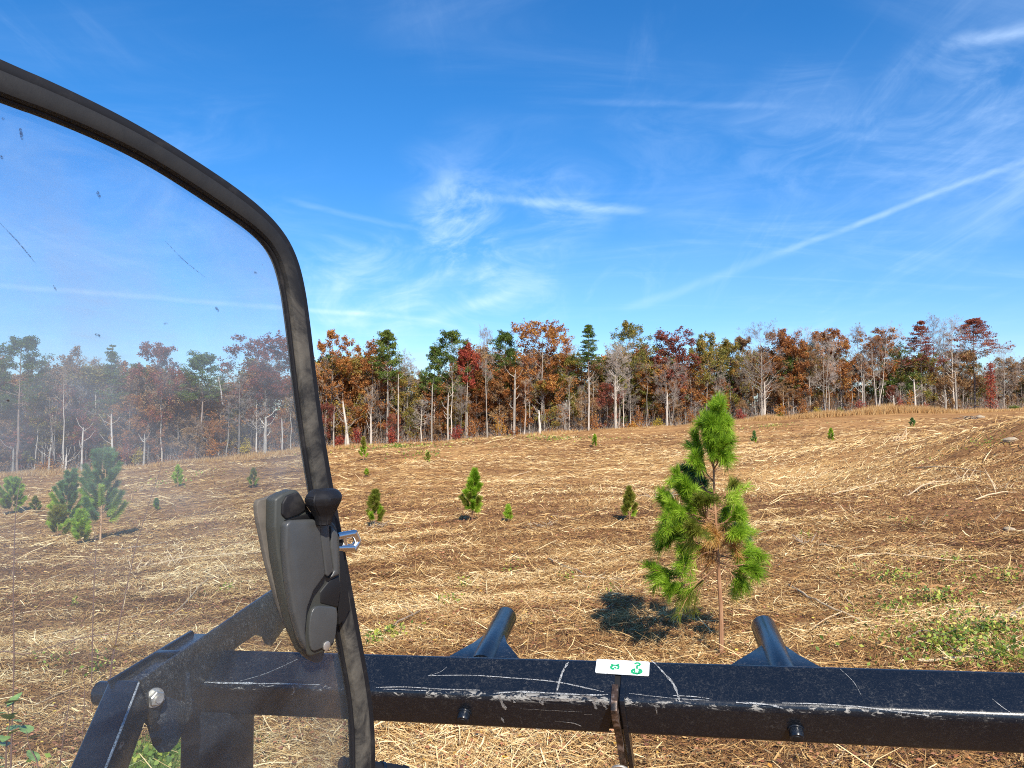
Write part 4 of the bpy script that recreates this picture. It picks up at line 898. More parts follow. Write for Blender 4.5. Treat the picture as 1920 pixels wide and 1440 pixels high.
for a in [([(1075, 1082), (1120, 1088), (1170, 1092)], .02, WOODP, 'pale straight stick pointing at the big sapling', 'fallen_branch', 'branch', 0, 1),
          ([(1030, 1052), (1068, 1068), (1100, 1082)], .022, WOODG, 'dark broken branch above the pale straight stick'),
          ([(718, 1190), (755, 1170), (800, 1142)], .02, WOODG, 'grey brown branch right of the rubber edged pane', 'fallen_branch', 'branch', .03, 1),
          ([(1478, 1098), (1530, 1135), (1580, 1160), (1640, 1186)], .018, WOODP, 'long tan branch slanting down right of the big sapling', 'fallen_branch', 'branch', .05, 2),
          ([(1566, 1110), (1580, 1122), (1600, 1140)], .014, WOODP, 'short pale splinter crossing above the long tan branch'),
          ([(1725, 1104), (1775, 1110), (1838, 1116)], .035, WOODO, 'orange split log among the green weeds', 'split_log', 'log'),
          ([(1720, 1243), (1790, 1240), (1850, 1238), (1885, 1236)], .016, WOODP, 'light split piece lying just above the crossbar at right'),
          ([(1895, 1160), (1907, 1150), (1922, 1138)], .03, WOODG, 'thick stub of branch at the right edge', 'split_log', 'log'),
          ([(1590, 1048), (1650, 1044), (1720, 1050), (1840, 1056)], .018, WOODP, 'long pale pole in the mid right mulch', 'fallen_branch', 'branch', .02, 1),
          ([(1535, 1024), (1570, 1030), (1600, 1034)], .022, WOODP, 'pale curved branch right of the splintered stump'),
          ([(1700, 1200), (1740, 1195), (1790, 1230), (1830, 1245)], .010, WOODG, 'thin dark crooked twig below the green weeds', 'fallen_branch', 'branch', .06, 3),
          ([(1258, 1065), (1290, 1090), (1318, 1112)], .012, WOODP, 'bleached splinter leaning under the big sapling', 'fallen_branch', 'branch', .08, 1),
          ([(280, 1062), (340, 1052), (420, 1045), (490, 1038)], .024, WOODP, 'long bleached branch left of the latch', 'fallen_branch', 'branch', .03, 3),
          ([(300, 1175), (350, 1135), (380, 1100), (418, 1078)], .013, WOODP, 'bleached forked stick above the loader arm', 'fallen_branch', 'branch', .06, 3),
          ([(240, 1160), (300, 1148), (370, 1142)], .010, WOODP, 'thin straight straw coloured stick left of the loader arm'),
          ([(0, 1162), (50, 1150), (100, 1146)], .012, WOODP, 'pale stick at the left edge'),
          ([(60, 1330), (110, 1305), (150, 1290)], .009, WOODP, 'slim pale stick left of the loader arm knee'),
          ([(212, 1032), (250, 1030), (310, 1018)], .03, WOODG, 'dark half buried log below the tallest pane pine', 'split_log', 'log'),
          ([(1560, 930), (1610, 918), (1680, 900)], .03, WOODP, 'bleached pole on the ridge right of the big sapling', 'fallen_branch', 'branch', .05, 2),
          ([(1700, 932), (1745, 912), (1800, 904)], .03, WOODP, 'bleached branch pile piece on the right ridge', 'fallen_branch', 'branch', .1, 3),
          ([(1715, 878), (1780, 880), (1850, 888)], .03, WOODP, 'long bleached pole at the top of the right ridge', 'fallen_branch', 'branch', .05, 3),
          ([(1830, 940), (1870, 932), (1905, 925)], .028, WOODP, 'bleached branch near the right edge', 'fallen_branch', 'branch', .1, 3),
          ([(960, 895), (985, 888), (1000, 884)], .04, WOODP, 'small light branch in the middle of the field'),
          ([(1380, 1048), (1360, 1060), (1345, 1075)], .008, WOODP, 'thin twig caught in the big sapling', 'fallen_branch', 'branch'),
          ([(1560, 1440), (1575, 1425), (1590, 1408)], .008, WOODP, 'pale twig under the crossbar'),
          ([(1628, 1440), (1626, 1420), (1622, 1404)], .009, WOODG, 'thin upright looking twig under the crossbar')]:
    stick(*a)
def stump(px, py, size, n_, label, mat, name='splintered_stump', up=1.0, seed=1):
    g = hit(px, py); rgx = np.random.default_rng(seed); bm = bmesh.new(); size *= .75
    for k in range(n_):
        a = rgx.uniform(0, 6.28); L = size * rgx.uniform(.4, 1.1); d = Vector((math.cos(a) * rgx.uniform(.3, 1), math.sin(a) * .6, rgx.uniform(.3, 1.1) * up)); p = Vector((rgx.normal(0, size * .25), rgx.normal(0, size * .2), -.03))
        r = size * rgx.uniform(.02, .045); sweep_bm([p, p + d * L * .5, p + d * L + Vector((0, 0, -L * .1))], [r, r * .8, r * .2], 5, bm=bm)
    o_ = bm_obj(name, bm, mat, None, True); o_.location = g; tag(o_, label, 'stump' if 'stump' in name else 'branch pile', 'splintered stumps and stalk clumps'); return o_
stump(1508, 1020, .30, 16, 'dark splintered stump right of the big sapling', WOODG, seed=2)
stump(1500, 1015, .22, 6, 'pale splinters sticking out of the dark stump', WOODP, 'stalk_clump', 1.3, 3)
stump(1690, 826, .7, 8, 'pale broken stalks in the upper right field', WOODP, 'stalk_clump', 1.2, 4)
stump(1818, 786, 2.6, 26, 'brown brush heap in front of the forest at right', WOODG, 'brush_pile', .35, 5)
stump(1805, 898, .5, 14, 'bleached splinter clump on the ridge', WOODP, 'stalk_clump', .9, 6)
stump(1600, 960, .35, 7, 'small pale splinters on the dark mulch at right', WOODP, 'stalk_clump', 1., 7)
stump(1888, 918, .55, 8, 'upright pale splinters near the right edge', WOODP, 'stalk_clump', 1.3, 8)
stump(1735, 985, .25, 7, 'short broken stalks in the right mid field', WOODP, 'stalk_clump', 1.2, 9)
stump(1868, 975, .3, 6, 'short pale stalks left of the white stone', WOODP, 'stalk_clump', 1.1, 10)
stump(262, 1068, .42, 16, 'clump of bleached upright stubs left of the latch', WOODP, 'stalk_clump', 1.1, 11)
stump(320, 1062, .40, 14, 'leaning bleached stubs behind the long branch', WOODP, 'stalk_clump', 1.0, 12)
stump(985, 985, .28, 9, 'pale stalks right of the tiny mid field seedling', WOODP, 'stalk_clump', 1.0, 13)
stump(1022, 990, .5, 26, 'greyish twiggy heap in the middle of the field', WOODG, 'brush_pile', .6, 14)
stump(706, 990, .5, 22, 'dark twigs at the foot of the yellowish mid field pine', WOODG, 'brush_pile', .6, 15)
stump(1240, 935, .8, 16, 'dark twigs with dry leaves left of the big sapling', WOODG, 'brush_pile', .8, 16)
STONE, t, o = new_mat('pale_stone'); n1 = t.noise(t.new('ShaderNodeTexCoord').outputs['Object'], 9, 4, .6); principled(t, o, t.ramp(n1, [(.3, (.24, .18, .11)), (.7, (.48, .38, .26))]), .9, bump=n1)
def rock(px, py, rx, label):
    g = hit(px, py); rx *= g.y / F; bm = bmesh.new(); bmesh.ops.create_icosphere(bm, subdivisions=3, radius=1.0); rgx = np.random.default_rng(int(px))
    k = rgx.uniform(-2, 2, 3)
    for v in bm.verts:
        v.co *= 1 + .12 * math.sin(3 * v.co.x + k[0]) * math.cos(2.5 * v.co.y + k[1]) + .05 * math.sin(7 * v.co.z + k[2]); v.co = Vector((v.co.x * rx, v.co.y * rx * .8, v.co.z * rx * .5))
    o_ = bm_obj('field_stone', bm, STONE, None, True); o_.location = g + Vector((0, 0, rx * .15)); tag(o_, label, 'rock', 'stones in the field')
rock(1892, 995, 10, 'small white stone near the right edge')
rock(1896, 829, 13, 'rounded tan stone in the upper right field')
rock(1838, 784, 8, 'pale boulder by the forest at right')

# ---------------------------------------------------------------- thin weeds by the machine (left foreground)
STEM, t, o = new_mat('weed_stem'); principled(t, o, (.16, .085, .06), .8)
GL, t, o = new_mat('broad_green_leaf'); n1 = t.noise(t.new('ShaderNodeTexCoord').outputs['Object'], 40, 3); principled(t, o, t.ramp(n1, [(.3, (.10, .17, .04)), (.7, (.26, .36, .10))]), .5)
def weed(pts, D, r, label, lv=0, col=None):
    p3 = [P(x, y, D) for x, y in pts]; base = p3[0].copy(); base.z = gz1(base.x, base.y); p3 = [base.copy()] + [p for p in p3 if p.z > base.z + .02]
    root = empty('tall_weed', base); q = catmull([p - base for p in p3], 6); bm_obj('stem', sweep_bm(q, [r * (1 - .7 * i / (len(q) - 1)) for i in range(len(q))], 6), STEM, root, True)
    rgx = np.random.default_rng(abs(int(pts[0][0])) + 2)
    if lv:
        bm = bmesh.new()
        for k in range(lv):
            i = int(rgx.integers(len(q) // 3, len(q))); a = rgx.uniform(0, 6.28); d = Vector((math.cos(a), math.sin(a) * .6, rgx.uniform(-.2, .5))).normalized(); s_ = d.cross(Vector((0, .3, 1))).normalized(); L = rgx.uniform(.03, .055) * (1.6 if col is GL else 1)
            pr = [(0, 0), (.25, .28), (.55, .32), (.82, .18), (1, 0)]; up = d.cross(s_)
            R_ = [q[i] + d * (L * u_) + s_ * (L * w_) - up * (L * .08 * math.sin(3 * u_)) for u_, w_ in pr]; L_ = [q[i] + d * (L * u_) - s_ * (L * w_) - up * (L * .08 * math.sin(3 * u_)) for u_, w_ in pr[1:-1]]
            mid = [q[i] + d * (L * u_) for u_, _ in pr[1:-1]]; vr = [bm.verts.new(v) for v in R_]; vl = [bm.verts.new(v) for v in L_]; vm = [bm.verts.new(v) for v in mid]
            bm.faces.new((vr[0], vr[1], vm[0])); bm.faces.new((vr[0], vm[0], vl[0]))
            for e in range(2): bm.faces.new((vr[e + 1], vr[e + 2], vm[e + 1], vm[e])); bm.faces.new((vm[e], vm[e + 1], vl[e + 1], vl[e]))
            bm.faces.new((vr[3], vr[4], vm[2])); bm.faces.new((vm[2], vr[4], vl[2]))
        bm_obj('leaf', bm, col or WEED, root, True)
    tag(root, label, 'weed', 'thin weed stems left of the loader arm'); return root
weed([(20, 1440), (26, 1250), (25, 1100), (30, 955), (42, 890)], 3.6, .0045, 'tall dark weed stem standing at the left edge')
weed([(112, 1440), (132, 1300), (140, 1200)], 3.4, .003, 'short thin weed stem right of the tall left one')
weed([(150, 1440), (158, 1330), (157, 1250)], 3.3, .003, 'thin weed stem beside the loader arm knee')
weed([(205, 1290), (218, 1200), (240, 1090), (262, 1000), (304, 870)], 4.3, .005, 'leaning reddish weed stem above the loader arm knee')
weed([(176, 1100), (180, 1020), (172, 980)], 6.0, .005, 'dark weed stem under the tallest pane pine')
weed([(-30, 1262), (60, 1225), (160, 1195), (260, 1188), (330, 1197)], 3.3, .003, 'long arching green bramble cane left of the loader arm')
weed([(10, 1500), (12, 1400), (18, 1350), (10, 1320)], 2.9, .004, 'leafy green weed in the bottom left corner', 14, GL)
weed([(75, 1470), (55, 1400), (50, 1370)], 2.9, .003, 'small green leafed weed near the bottom left corner', 5, GL)
YL, t, o = new_mat('withered_leaf'); n1 = t.noise(t.new('ShaderNodeTexCoord').outputs['Object'], 50, 3); principled(t, o, t.ramp(n1, [(.35, (.33, .16, .07)), (.65, (.55, .40, .09))]), .7)
weed([(206, 1300), (208, 1250), (212, 1215)], 3.4, .003, 'weed with withered yellow brown leaves beside the loader arm', 7, YL)

# ---------------------------------------------------------------- machine: paint and plastics
def paint_mat(name, dust=.35, base=(.005, .008, .014), edge=False):
    m, t, o = new_mat(name); ob = t.new('ShaderNodeTexCoord').outputs['Object']
    sp = t.noise(t.mapping(ob, scale=(1, 1, 1)), 420, 3, .7); hair = t.noise(t.mapping(ob, scale=(1, 4, 4), rot=(.4, .9, .8)), 60, 7, .85, 2.5); hair2 = t.noise(t.mapping(ob, scale=(4, 1, 2), rot=(.1, -.6, 1.1)), 75, 7, .85, 2.5); sm = t.noise(ob, 14, 5, .65); fb = t.noise(t.mapping(ob, scale=(1, 1, 1), rot=(.3, .5, .2)), 90, 6, .8, 1.5)
    f = t.math('MULTIPLY', t.smooth(fb, .50, .72), t.smooth(sm, .30, .70)); f = t.math('ADD', t.math('MULTIPLY', f, dust), t.math('MULTIPLY', t.smooth(sp, .66, .76), .22), clamp=True); f = t.math('ADD', f, t.math('MULTIPLY', t.math('MAXIMUM', t.smooth(hair, .56, .66), t.smooth(hair2, .57, .67)), dust * .85), clamp=True)
    if edge:
        d = t.vmath('SUBTRACT', ob, tuple(Af)); ex = t.vmath('DOT_PRODUCT', d, tuple(Wt)); ey = t.vmath('DOT_PRODUCT', d, tuple(Vf)); eu = t.vmath('DOT_PRODUCT', d, tuple(U))
        near = t.math('SUBTRACT', 1.0, t.smooth(t.math('ADD', ex, ey), .008, .019)); en = t.noise(t.mapping(ob, scale=(.35, 1, 1)), 70, 6, .75, 1.0)
        zone = t.math('MULTIPLY', t.smooth(eu, .05, .42), t.math('SUBTRACT', 1.0, t.smooth(eu, .50, .66))); th_e = t.math('ADD', t.math('MULTIPLY', zone, .16), .40)
        em = t.smooth(t.math('ADD', en, t.math('MULTIPLY', zone, .075)), .56, .62); f = t.math('MAXIMUM', f, t.math('MULTIPLY', em, t.math('MULTIPLY', near, .85)))
    c = t.mix(f, base, (.42, .40, .36)); r = t.math('ADD', .13, t.math('MULTIPLY', t.math('ADD', t.math('MULTIPLY', sm, .4), f), .5))
    principled(t, o, c, r, bump=fb, bstr=.16, bdist=.002, spec=.38); return m
# ---------------------------------------------------------------- loader frame
LF = empty('loader_frame', (0, 0, 0)); tag(LF, 'scratched black steel loader frame with crossbar and two stub tubes', 'loader frame')
Af, Bf = P(700, 1297, 1.88), P(1900, 1346, 1.55); U = (Bf - Af).normalized(); Z = Vector((0, 0, 1))
hv = Z.cross(U).normalized(); hv = hv if hv.y > 0 else -hv; upv = U.cross(hv).normalized(); upv = upv if upv.z > 0 else -upv
th = R(32); Wt = hv * math.cos(th) + upv * math.sin(th); Vf = hv * math.sin(th) - upv * math.cos(th); S = .125
nT = -Vf; nF = -Wt                          # outward normals of the top and the front face
PAINT = paint_mat('scratched_black_paint', .24); PAINTD = paint_mat('dusty_black_paint', .55, (.015, .014, .014)); PAINTC = paint_mat('clean_black_paint', .12)
BARS = paint_mat('worn_edge_paint', .17, edge=True)
BARE, t, o = new_mat('scraped_white_primer'); n1 = t.noise(t.new('ShaderNodeTexCoord').outputs['Object'], 120, 5, .7); b_ = principled(t, o, t.ramp(n1, [(.32, (.13, .13, .13)), (.50, (.34, .34, .33)), (.75, (.58, .57, .54))]), .6); n2 = t.noise(t.new('ShaderNodeTexCoord').outputs['Object'], 330, 5, .8); tp = t.new('ShaderNodeBsdfTransparent'); mx = t.new('ShaderNodeMixShader'); t.l.new(t.smooth(n2, .43, .52), mx.inputs[0]); t.l.new(tp.outputs[0], mx.inputs[1]); t.l.new(b_.outputs[0], mx.inputs[2]); t.l.new(mx.outputs[0], o.inputs[0])
ZINC, t, o = new_mat('zinc_plated_steel'); n1 = t.noise(t.new('ShaderNodeTexCoord').outputs['Object'], 60, 3); principled(t, o, t.ramp(n1, [(.3, (.42, .38, .32)), (.7, (.62, .60, .56))]), .5, metal=.85)
CHROME, t, o = new_mat('polished_steel'); principled(t, o, (.70, .68, .66), .28, metal=1.0)
WORN, t, o = new_mat('worn_rusty_steel'); n1 = t.noise(t.new('ShaderNodeTexCoord').outputs['Object'], 34, 5, .7); principled(t, o, t.ramp(n1, [(.35, (.012, .011, .012)), (.52, (.10, .06, .04)), (.66, (.33, .27, .24))]), .45, metal=.5, bump=n1, bstr=.3, bdist=.003)
WHITE, t, o = new_mat('sticker_white'); n1 = t.noise(t.new('ShaderNodeTexCoord').outputs['Object'], 150, 5, .75); principled(t, o, t.ramp(n1, [(.32, (.42, .40, .36)), (.42, (.70, .72, .70)), (.7, (.80, .82, .80))]), .5)
GREEN, t, o = new_mat('sticker_green'); principled(t, o, (.01, .30, .12), .5)
GREY, t, o = new_mat('sticker_grey_line'); principled(t, o, (.35, .40, .38), .6)
DARK, t, o = new_mat('deep_black_steel'); principled(t, o, (.004, .004, .005), .6)

def onT(px, py, off=0.0): return ray_plane(px, py, Af + nT * off, nT)
def onF(px, py, off=0.0): return ray_plane(px, py, Af + nF * off, nF)
def uof(p): return (p - Af).dot(U)
def tube_sq(u0, u1, s, inset=0.0, rad=.019, n=8, skew=0.0, nu=2):
    """rounded square tube; skew shifts the lower front of the end face"""
    bm = bmesh.new(); ring = []
    cx = cy = s / 2
    for qx, qy, a0 in ((1, 1, 0), (0, 1, 90), (0, 0, 180), (1, 0, 270)):
        for i in range(n + 1):
            a = R(a0 + 90 * i / n); x = (s - rad - inset if qx else rad + inset) + rad * math.cos(a); y = (s - rad - inset if qy else rad + inset) + rad * math.sin(a); ring.append((x, y))
    rows = []
    for k in range(nu):
        u = u0 + (u1 - u0) * k / (nu - 1); rows.append([bm.verts.new(Af + U * (u + (skew * (y / s) if k == nu - 1 else 0)) + Wt * x + Vf * y) for x, y in ring])
    m = len(ring)
    for k in range(nu - 1):
        for i in range(m): bm.faces.new((rows[k][i], rows[k][(i + 1) % m], rows[k + 1][(i + 1) % m], rows[k + 1][i]))
    bm.faces.new(rows[0][::-1]); bm.faces.new(rows[-1]); bmesh.ops.recalc_face_normals(bm, faces=bm.faces[:]); return bm
uL = uof(onT(352, 1275)); uM = uof(onT(1150, 1316)); uM2 = uof(onT(1172, 1318))
bar = bm_obj('crossbar', tube_sq(uL, uM, S, skew=-.024), BARS, LF, True)
bar2 = bm_obj('crossbar_extension', tube_sq(uM2 - .012, uM2 + 1.6, S), BARS, LF, True); bar2['label'] = 'right hand length of the crossbar'
bm_obj('inner_sleeve', tube_sq(uM - .06, uM2 + .01, S, inset=.006), DARK, LF, True)
# worn edge and scratches: thin raised ribbons on the faces
def ribbon(bm, fn, pts, wd, off=.0012, jag=0.0, seed=0):
    r2 = np.random.default_rng(seed); q = catmull([fn(x, y, off) for x, y in pts], 6); n = nT if fn is onT else nF
    prev = None
    for i, p in enumerate(q):
        d = (q[min(i + 1, len(q) - 1)] - q[max(i - 1, 0)]).normalized(); s_ = d.cross(n).normalized(); w_ = wd * (.35 + .65 * math.sin(math.pi * (i + .5) / len(q)) ** .5) * (1 + jag * r2.normal()) / 2
        w_ = max(w_, wd * .12); a, b = bm.verts.new(p + s_ * w_), bm.verts.new(p - s_ * w_ * (1 + jag * r2.normal() * .5))
        if prev: bm.faces.new((prev[0], a, b, prev[1]))
        prev = (a, b)
def scr(fn, pts, wd, mat=BARE, name='paint_scratch', off=.0012, jag=.25, seed=1, parent=LF):
    bm = bmesh.new(); ribbon(bm, fn, pts, wd, off, jag, seed); return bm_obj(name, bm, mat, parent)
SC = [([(802, 1267), (880, 1266), (960, 1271), (1040, 1278), (1100, 1290), (1132, 1297)], .0035), ([(802, 1267), (825, 1260), (838, 1250)], .0016), ([(1066, 1241), (1054, 1262), (1044, 1296)], .006), ([(1222, 1238), (1245, 1262), (1264, 1285), (1274, 1314)], .006),
      ([(1262, 1304), (1300, 1306), (1330, 1310)], .003), ([(1466, 1318), (1540, 1320), (1620, 1326), (1680, 1334), (1742, 1342)], .004), ([(1380, 1317), (1440, 1321), (1470, 1329)], .005), ([(1575, 1254), (1600, 1278), (1614, 1302)], .0015), ([(1860, 1310), (1880, 1326), (1895, 1336)], .002), ([(925, 1300), (975, 1297), (1040, 1300), (1110, 1303), (1140, 1302)], .006), ([(705, 1289), (760, 1288), (830, 1292), (900, 1294)], .0035), ([(720, 1292), (800, 1295)], .002), ([(1180, 1300), (1260, 1309), (1330, 1313)], .002)]
for i, (p, wd) in enumerate(SC): scr(onT, p, wd * .72, jag=.45 if wd > .004 else .2, seed=i)
for i, (p, wd) in enumerate([([(935, 1302), (940, 1315), (948, 1331)], .008), ([(958, 1303), (965, 1318)], .007), ([(985, 1306), (1030, 1312), (1090, 1312)], .008), ([(1090, 1304), (1120, 1312), (1142, 1322)], .012), ([(1112, 1312), (1118, 1330)], .006), ([(940, 1345), (945, 1355)], .005),
                             ([(975, 1329), (1030, 1332), (1092, 1335)], .0012), ([(1040, 1352), (1075, 1356), (1090, 1362)], .0025), ([(1005, 1366), (1014, 1368)], .003), ([(1080, 1372), (1105, 1376)], .002), ([(1230, 1326), (1232, 1340)], .002), ([(1095, 1340), (1110, 1340)], .0012), ([(1130, 1318), (1138, 1330)], .006), ([(1010, 1310), (1018, 1322)], .006)]):
    scr(onF, p, wd, jag=.5, seed=40 + i)
# sticker with lashing hook pictograms
def flat_poly(fn, pts, off, mat, name, parent, thick=.0006):
    q = [fn(x, y, off) for x, y in pts]; return bm_obj(name, prism_bm(q, (nT if fn is onT else nF) * thick), mat, parent)
corners = [(1121, 1236), (1216, 1241), (1218, 1243), (1217, 1266), (1215, 1268), (1118, 1262), (1116, 1260), (1119, 1237)]
stk = flat_poly(onT, corners, .0014, WHITE, 'sticker', LF); stk['label'] = 'white sticker with green tie down pictograms'
def gl(pts, wd, mat, nm='pictogram'):
    wd *= 1.35
    bm = bmesh.new(); q = catmull([onT(x, y, .0024) for x, y in pts], 5); prev = None
    for i, p in enumerate(q):
        d = (q[min(i + 1, len(q) - 1)] - q[max(i - 1, 0)]).normalized(); s_ = d.cross(nT).normalized() * wd / 2; a, b = bm.verts.new(p + s_), bm.verts.new(p - s_)
        if prev: bm.faces.new((prev[0], a, b, prev[1]))
        prev = (a, b)
    return bm_obj(nm, bm, mat, stk)
X_ = lambda x, y: (1080 + x * .1597, 1210 + y * .1597)
gl([X_(412, 222), X_(440, 232), X_(480, 232), X_(508, 222)], .0032, GREEN); gl([X_(432, 234), X_(412, 255), X_(425, 274), X_(452, 274)], .0042, GREEN); gl([X_(474, 234), X_(500, 246), X_(496, 268), X_(486, 280)], .0036, GREEN)
gl([X_(448, 256), X_(466, 262), X_(470, 274)], .0025, GREEN)
gl([X_(305, 295), X_(360, 298), X_(366, 270), X_(385, 250), X_(402, 244)], .0008, GREY); gl([X_(484, 298), X_(480, 278)], .0008, GREY); gl([X_(366, 299), X_(430, 302), X_(484, 299), X_(540, 303)], .0008, GREY); gl([X_(330, 240), X_(340, 238)], .0012, GREY)
gl([X_(690, 220), X_(706, 208), X_(735, 208), X_(750, 220), X_(745, 234), X_(722, 236), X_(716, 250), X_(718, 276)], .0034, GREEN)
ring = [X_(712 + 57 * math.cos(a), 304 + 26 * math.sin(a)) for a in np.linspace(-1.2, 2 * math.pi - 1.9, 22)]; gl(ring, .0042, GREEN)
gl([X_(676, 300), X_(695, 296)], .006, GREEN); gl([X_(735, 296), X_(754, 302)], .006, GREEN); gl([X_(696, 322), X_(718, 334), X_(742, 322)], .004, GREEN)
# pins
def pin(px, py, r, L, label):
    c = onF(px, py, 0); bm = sweep_bm([c - nF * .01, c + nF * (L - .004), c + nF * L], [r, r, r * .86], 20)
    o_ = bm_obj('pin', bm, PAINTC, LF, True); b2 = sweep_bm([c + nF * (L + .0005), c + nF * (L + .0015)], [r * .55, r * .5], 16); bm_obj('pin_recess', b2, DARK, o_, True)
    bw = bmesh.new(); a = sweep_bm([c + nF * .001, c + nF * .004], [r * 1.2, r * 1.15], 20, bm=bw); bm_obj('pin_washer', a, PAINTC, o_, True); o_['label'] = label
pin(871, 1337, .0155, .022, 'round pin in the left half of the crossbar'); pin(1492, 1368, .0155, .022, 'round pin in the right half of the crossbar')
# centre lug plates
def lug(px0, px1, mat, name, zig, dep):
    pts = []; u0 = uof(onF(px0, 1330)); wdt = uof(onF(px1, 1330)) - u0
    prof = [(-.012, -.060), (-.022, -.035), (-.020, .004), (-.010, .02), (.004, .06), (.002, .11), (.012, .17), (.02, .30), (.052, .30), (.055, .17), (.055, .0), (.05, -.055)]
    q = [Af + U * u0 - Wt * (dep * (-a + .034)) + (Vf * b) for a, b in prof]
    return bm_obj(name, prism_bm(q, U * wdt, .0015, 2), mat, LF, True)
def lugplate(px0, px1, name, mat, outd):
    u0 = uof(onF(px0, 1330)); wdt = uof(onF(px1, 1330)) - u0
    prof = [(.045, -.004), (-.002, -.006), (-outd, .004), (-outd * 1.25, .03), (-outd, .055), (-outd * .55, .12), (-outd * .4, .26), (.03, .26), (.03, .127), (-.002, .125), (-.002, .002)]
    q = [Af + U * (u0) + Wt * a + Vf * b for a, b in prof[:8]] + [Af + U * u0 + Wt * .03 + Vf * .0]
    return bm_obj(name, prism_bm(q, U * wdt, .001, 2), mat, LF, True)
l1 = lugplate(1148, 1160, 'hook_plate', WORN, .022); l1['label'] = 'worn steel hook plate at the middle of the crossbar'
l2 = lugplate(1164, 1173, 'rear_plate', PAINTC, .006)
c0 = onF(1163, 1446, .02); bm = bmesh.new(); qs = [c0 + U * (.020 * math.cos(a)) + Vf * (.020 * math.sin(a)) for a in np.linspace(0, 2 * math.pi, 25)]; sweep_bm(qs, .0035, 8, bm=bm); bm_obj('shackle_ring', bm, ZINC, LF, True)
# stub tubes with gusset webs; all parallel, pointing forward
dF = Vector((.18, 1, .108)).normalized()
def stub(px, py, D, L, gl_, gr_, label):
    p0 = P(px, py, D); r = .0335; root_p = p0 - dF * .005; tip = p0 + dF * L
    n_ = Z.cross(dF).normalized()
    bm = sweep_bm([root_p, p0 + dF * .02, tip - dF * .004, tip], [r, r, r, r * .93], 28); o_ = bm_obj('stub_tube', bm, PAINTC, LF, True); o_['label'] = label
    gp = root_p + Z * .012; pb = [gp + U * gl_ - Z * .004, gp - U * .0 + dF * (L * .50) + U * (-.03) * (1 if gl_ < 0 else 1), gp + dF * (L * .50) + U * .03, gp + U * gr_ - Z * .004]
    m1 = gp + U * (gl_ * .42) + dF * (L * .34); m2 = gp + U * (gr_ * .42) + dF * (L * .34)
    q = [pb[0], m1, pb[1], pb[2], m2, pb[3]]; bm_obj('gusset_web', prism_bm([v - Vector((0, 0, .006)) for v in q], Vector((0, 0, .010)), .0015, 2), PAINT, o_, True)
stub(903, 1249, 1.99, .35, -.115, .115, 'left stub tube with web behind the crossbar'); stub(1472, 1274, 1.80, .33, -.16, .12, 'right stub tube with web behind the crossbar')
# left side arm: box section with a knee
K = P(262, 1274, 1.76); wA = .086; hA = .085
def boxbeam(p0, p1, w_, h_, name, mat, par=LF, bev=.008):
    d = (p1 - p0).normalized(); side = U; dn = d.cross(side).normalized(); dn = dn if dn.z < 0 else -dn
    q = [p0, p0 - side * w_, p0 - side * w_ + dn * h_, p0 + dn * h_]; return bm_obj(name, prism_bm(q, p1 - p0, bev, 3), mat, par, True)
low_ = P(190, 1460, 1.50); arm1 = boxbeam(K, low_, wA, hA, 'lower_arm', PAINTC); arm1['label'] = 'lower arm piece dropping toward the cab'
# bright worn edge on the lower arm
bm = bmesh.new(); dl = (low_ - K).normalized(); sweep_bm([K + dl * .01 + U * .001 - dl.cross(U) * .0, K.lerp(low_, .5) + U * .0012, low_], [.0022, .0028, .0026], 8, bm=bm); bm_obj('worn_edge', bm, BARE, arm1, True)
# upper arm: side web plate + top flange strips running forward
K0 = K - U * .004
def web(pts_td, th_, name, mat, base=K0, lab=None):
    """polygon in the plane of forward direction and down; points (forward m, down m)"""
    dn = dF.cross(U).normalized(); dn = dn if dn.z < 0 else -dn
    q = [base + dF * a + dn * b for a, b in pts_td]; o_ = bm_obj(name, prism_bm(q, U * th_, .0012, 2), mat, LF, True)
    if lab: o_['label'] = lab
    return o_
w1 = web([(0, 0), (.80, .0), (.84, .03), (.86, .10), (.62, .155), (.585, .165), (.56, .15), (.545, .12), (.50, .095), (.40, .09), (.10, .13), (.02, .12)], .010, 'side_web', PAINTD, lab='tapered side plate of the upper arm')
w2 = web([(-.02, -.004), (.30, .004), (.34, .07), (.02, .09)], .010, 'outer_web', PAINTC, base=K0 - U * .070)
web([(.0, .012), (.30, .012), (.30, .020), (.0, .020)], .066, 'floor_strip', PAINTD, base=K0 - U * .062)
web([(.14, -.002), (.16, -.002), (.16, .014), (.14, .014)], .060, 'cross_strap', PAINTC, base=K0 - U * .060)
# knee bracket hanging under the bar with holes and nut
bk_D = 1.80
def bp(x, y, d=bk_D): return P(x, y, d)
bk = bm_obj('knee_bracket', prism_bm([bp(262, 1277), bp(300, 1262, 1.86), bp(356, 1262, 1.93), bp(362, 1335, 1.93), bp(352, 1350, 1.9), bp(332, 1395), bp(318, 1410), bp(298, 1412), bp(286, 1398), bp(275, 1360), bp(255, 1340)], Vector((-.006, .012, 0)), .001, 2), PAINTD, LF, True)
bk['label'] = 'dusty bracket plate with three adjusting holes'
for i, (x, y) in enumerate(((290, 1338), (293, 1363), (295, 1389))):
    c = bp(x, y) + Vector((.001, -.004, 0)); bm = sweep_bm([c + Vector((0, .002, 0)), c + Vector((.0008, -.0018, 0))], [.0095, .0095], 16); bm_obj('adjusting_hole', bm, DARK, bk, True)
c = bp(290, 1306) + Vector((.002, -.006, 0)); ax = Vector((.75, -.6, .05)).normalized()
nb = sweep_bm([c, c + ax * .004], [.0225, .0225], 24); nut = bm_obj('bolt', nb, ZINC, LF, True); nut['label'] = 'zinc plated bolt and nut at the knee'
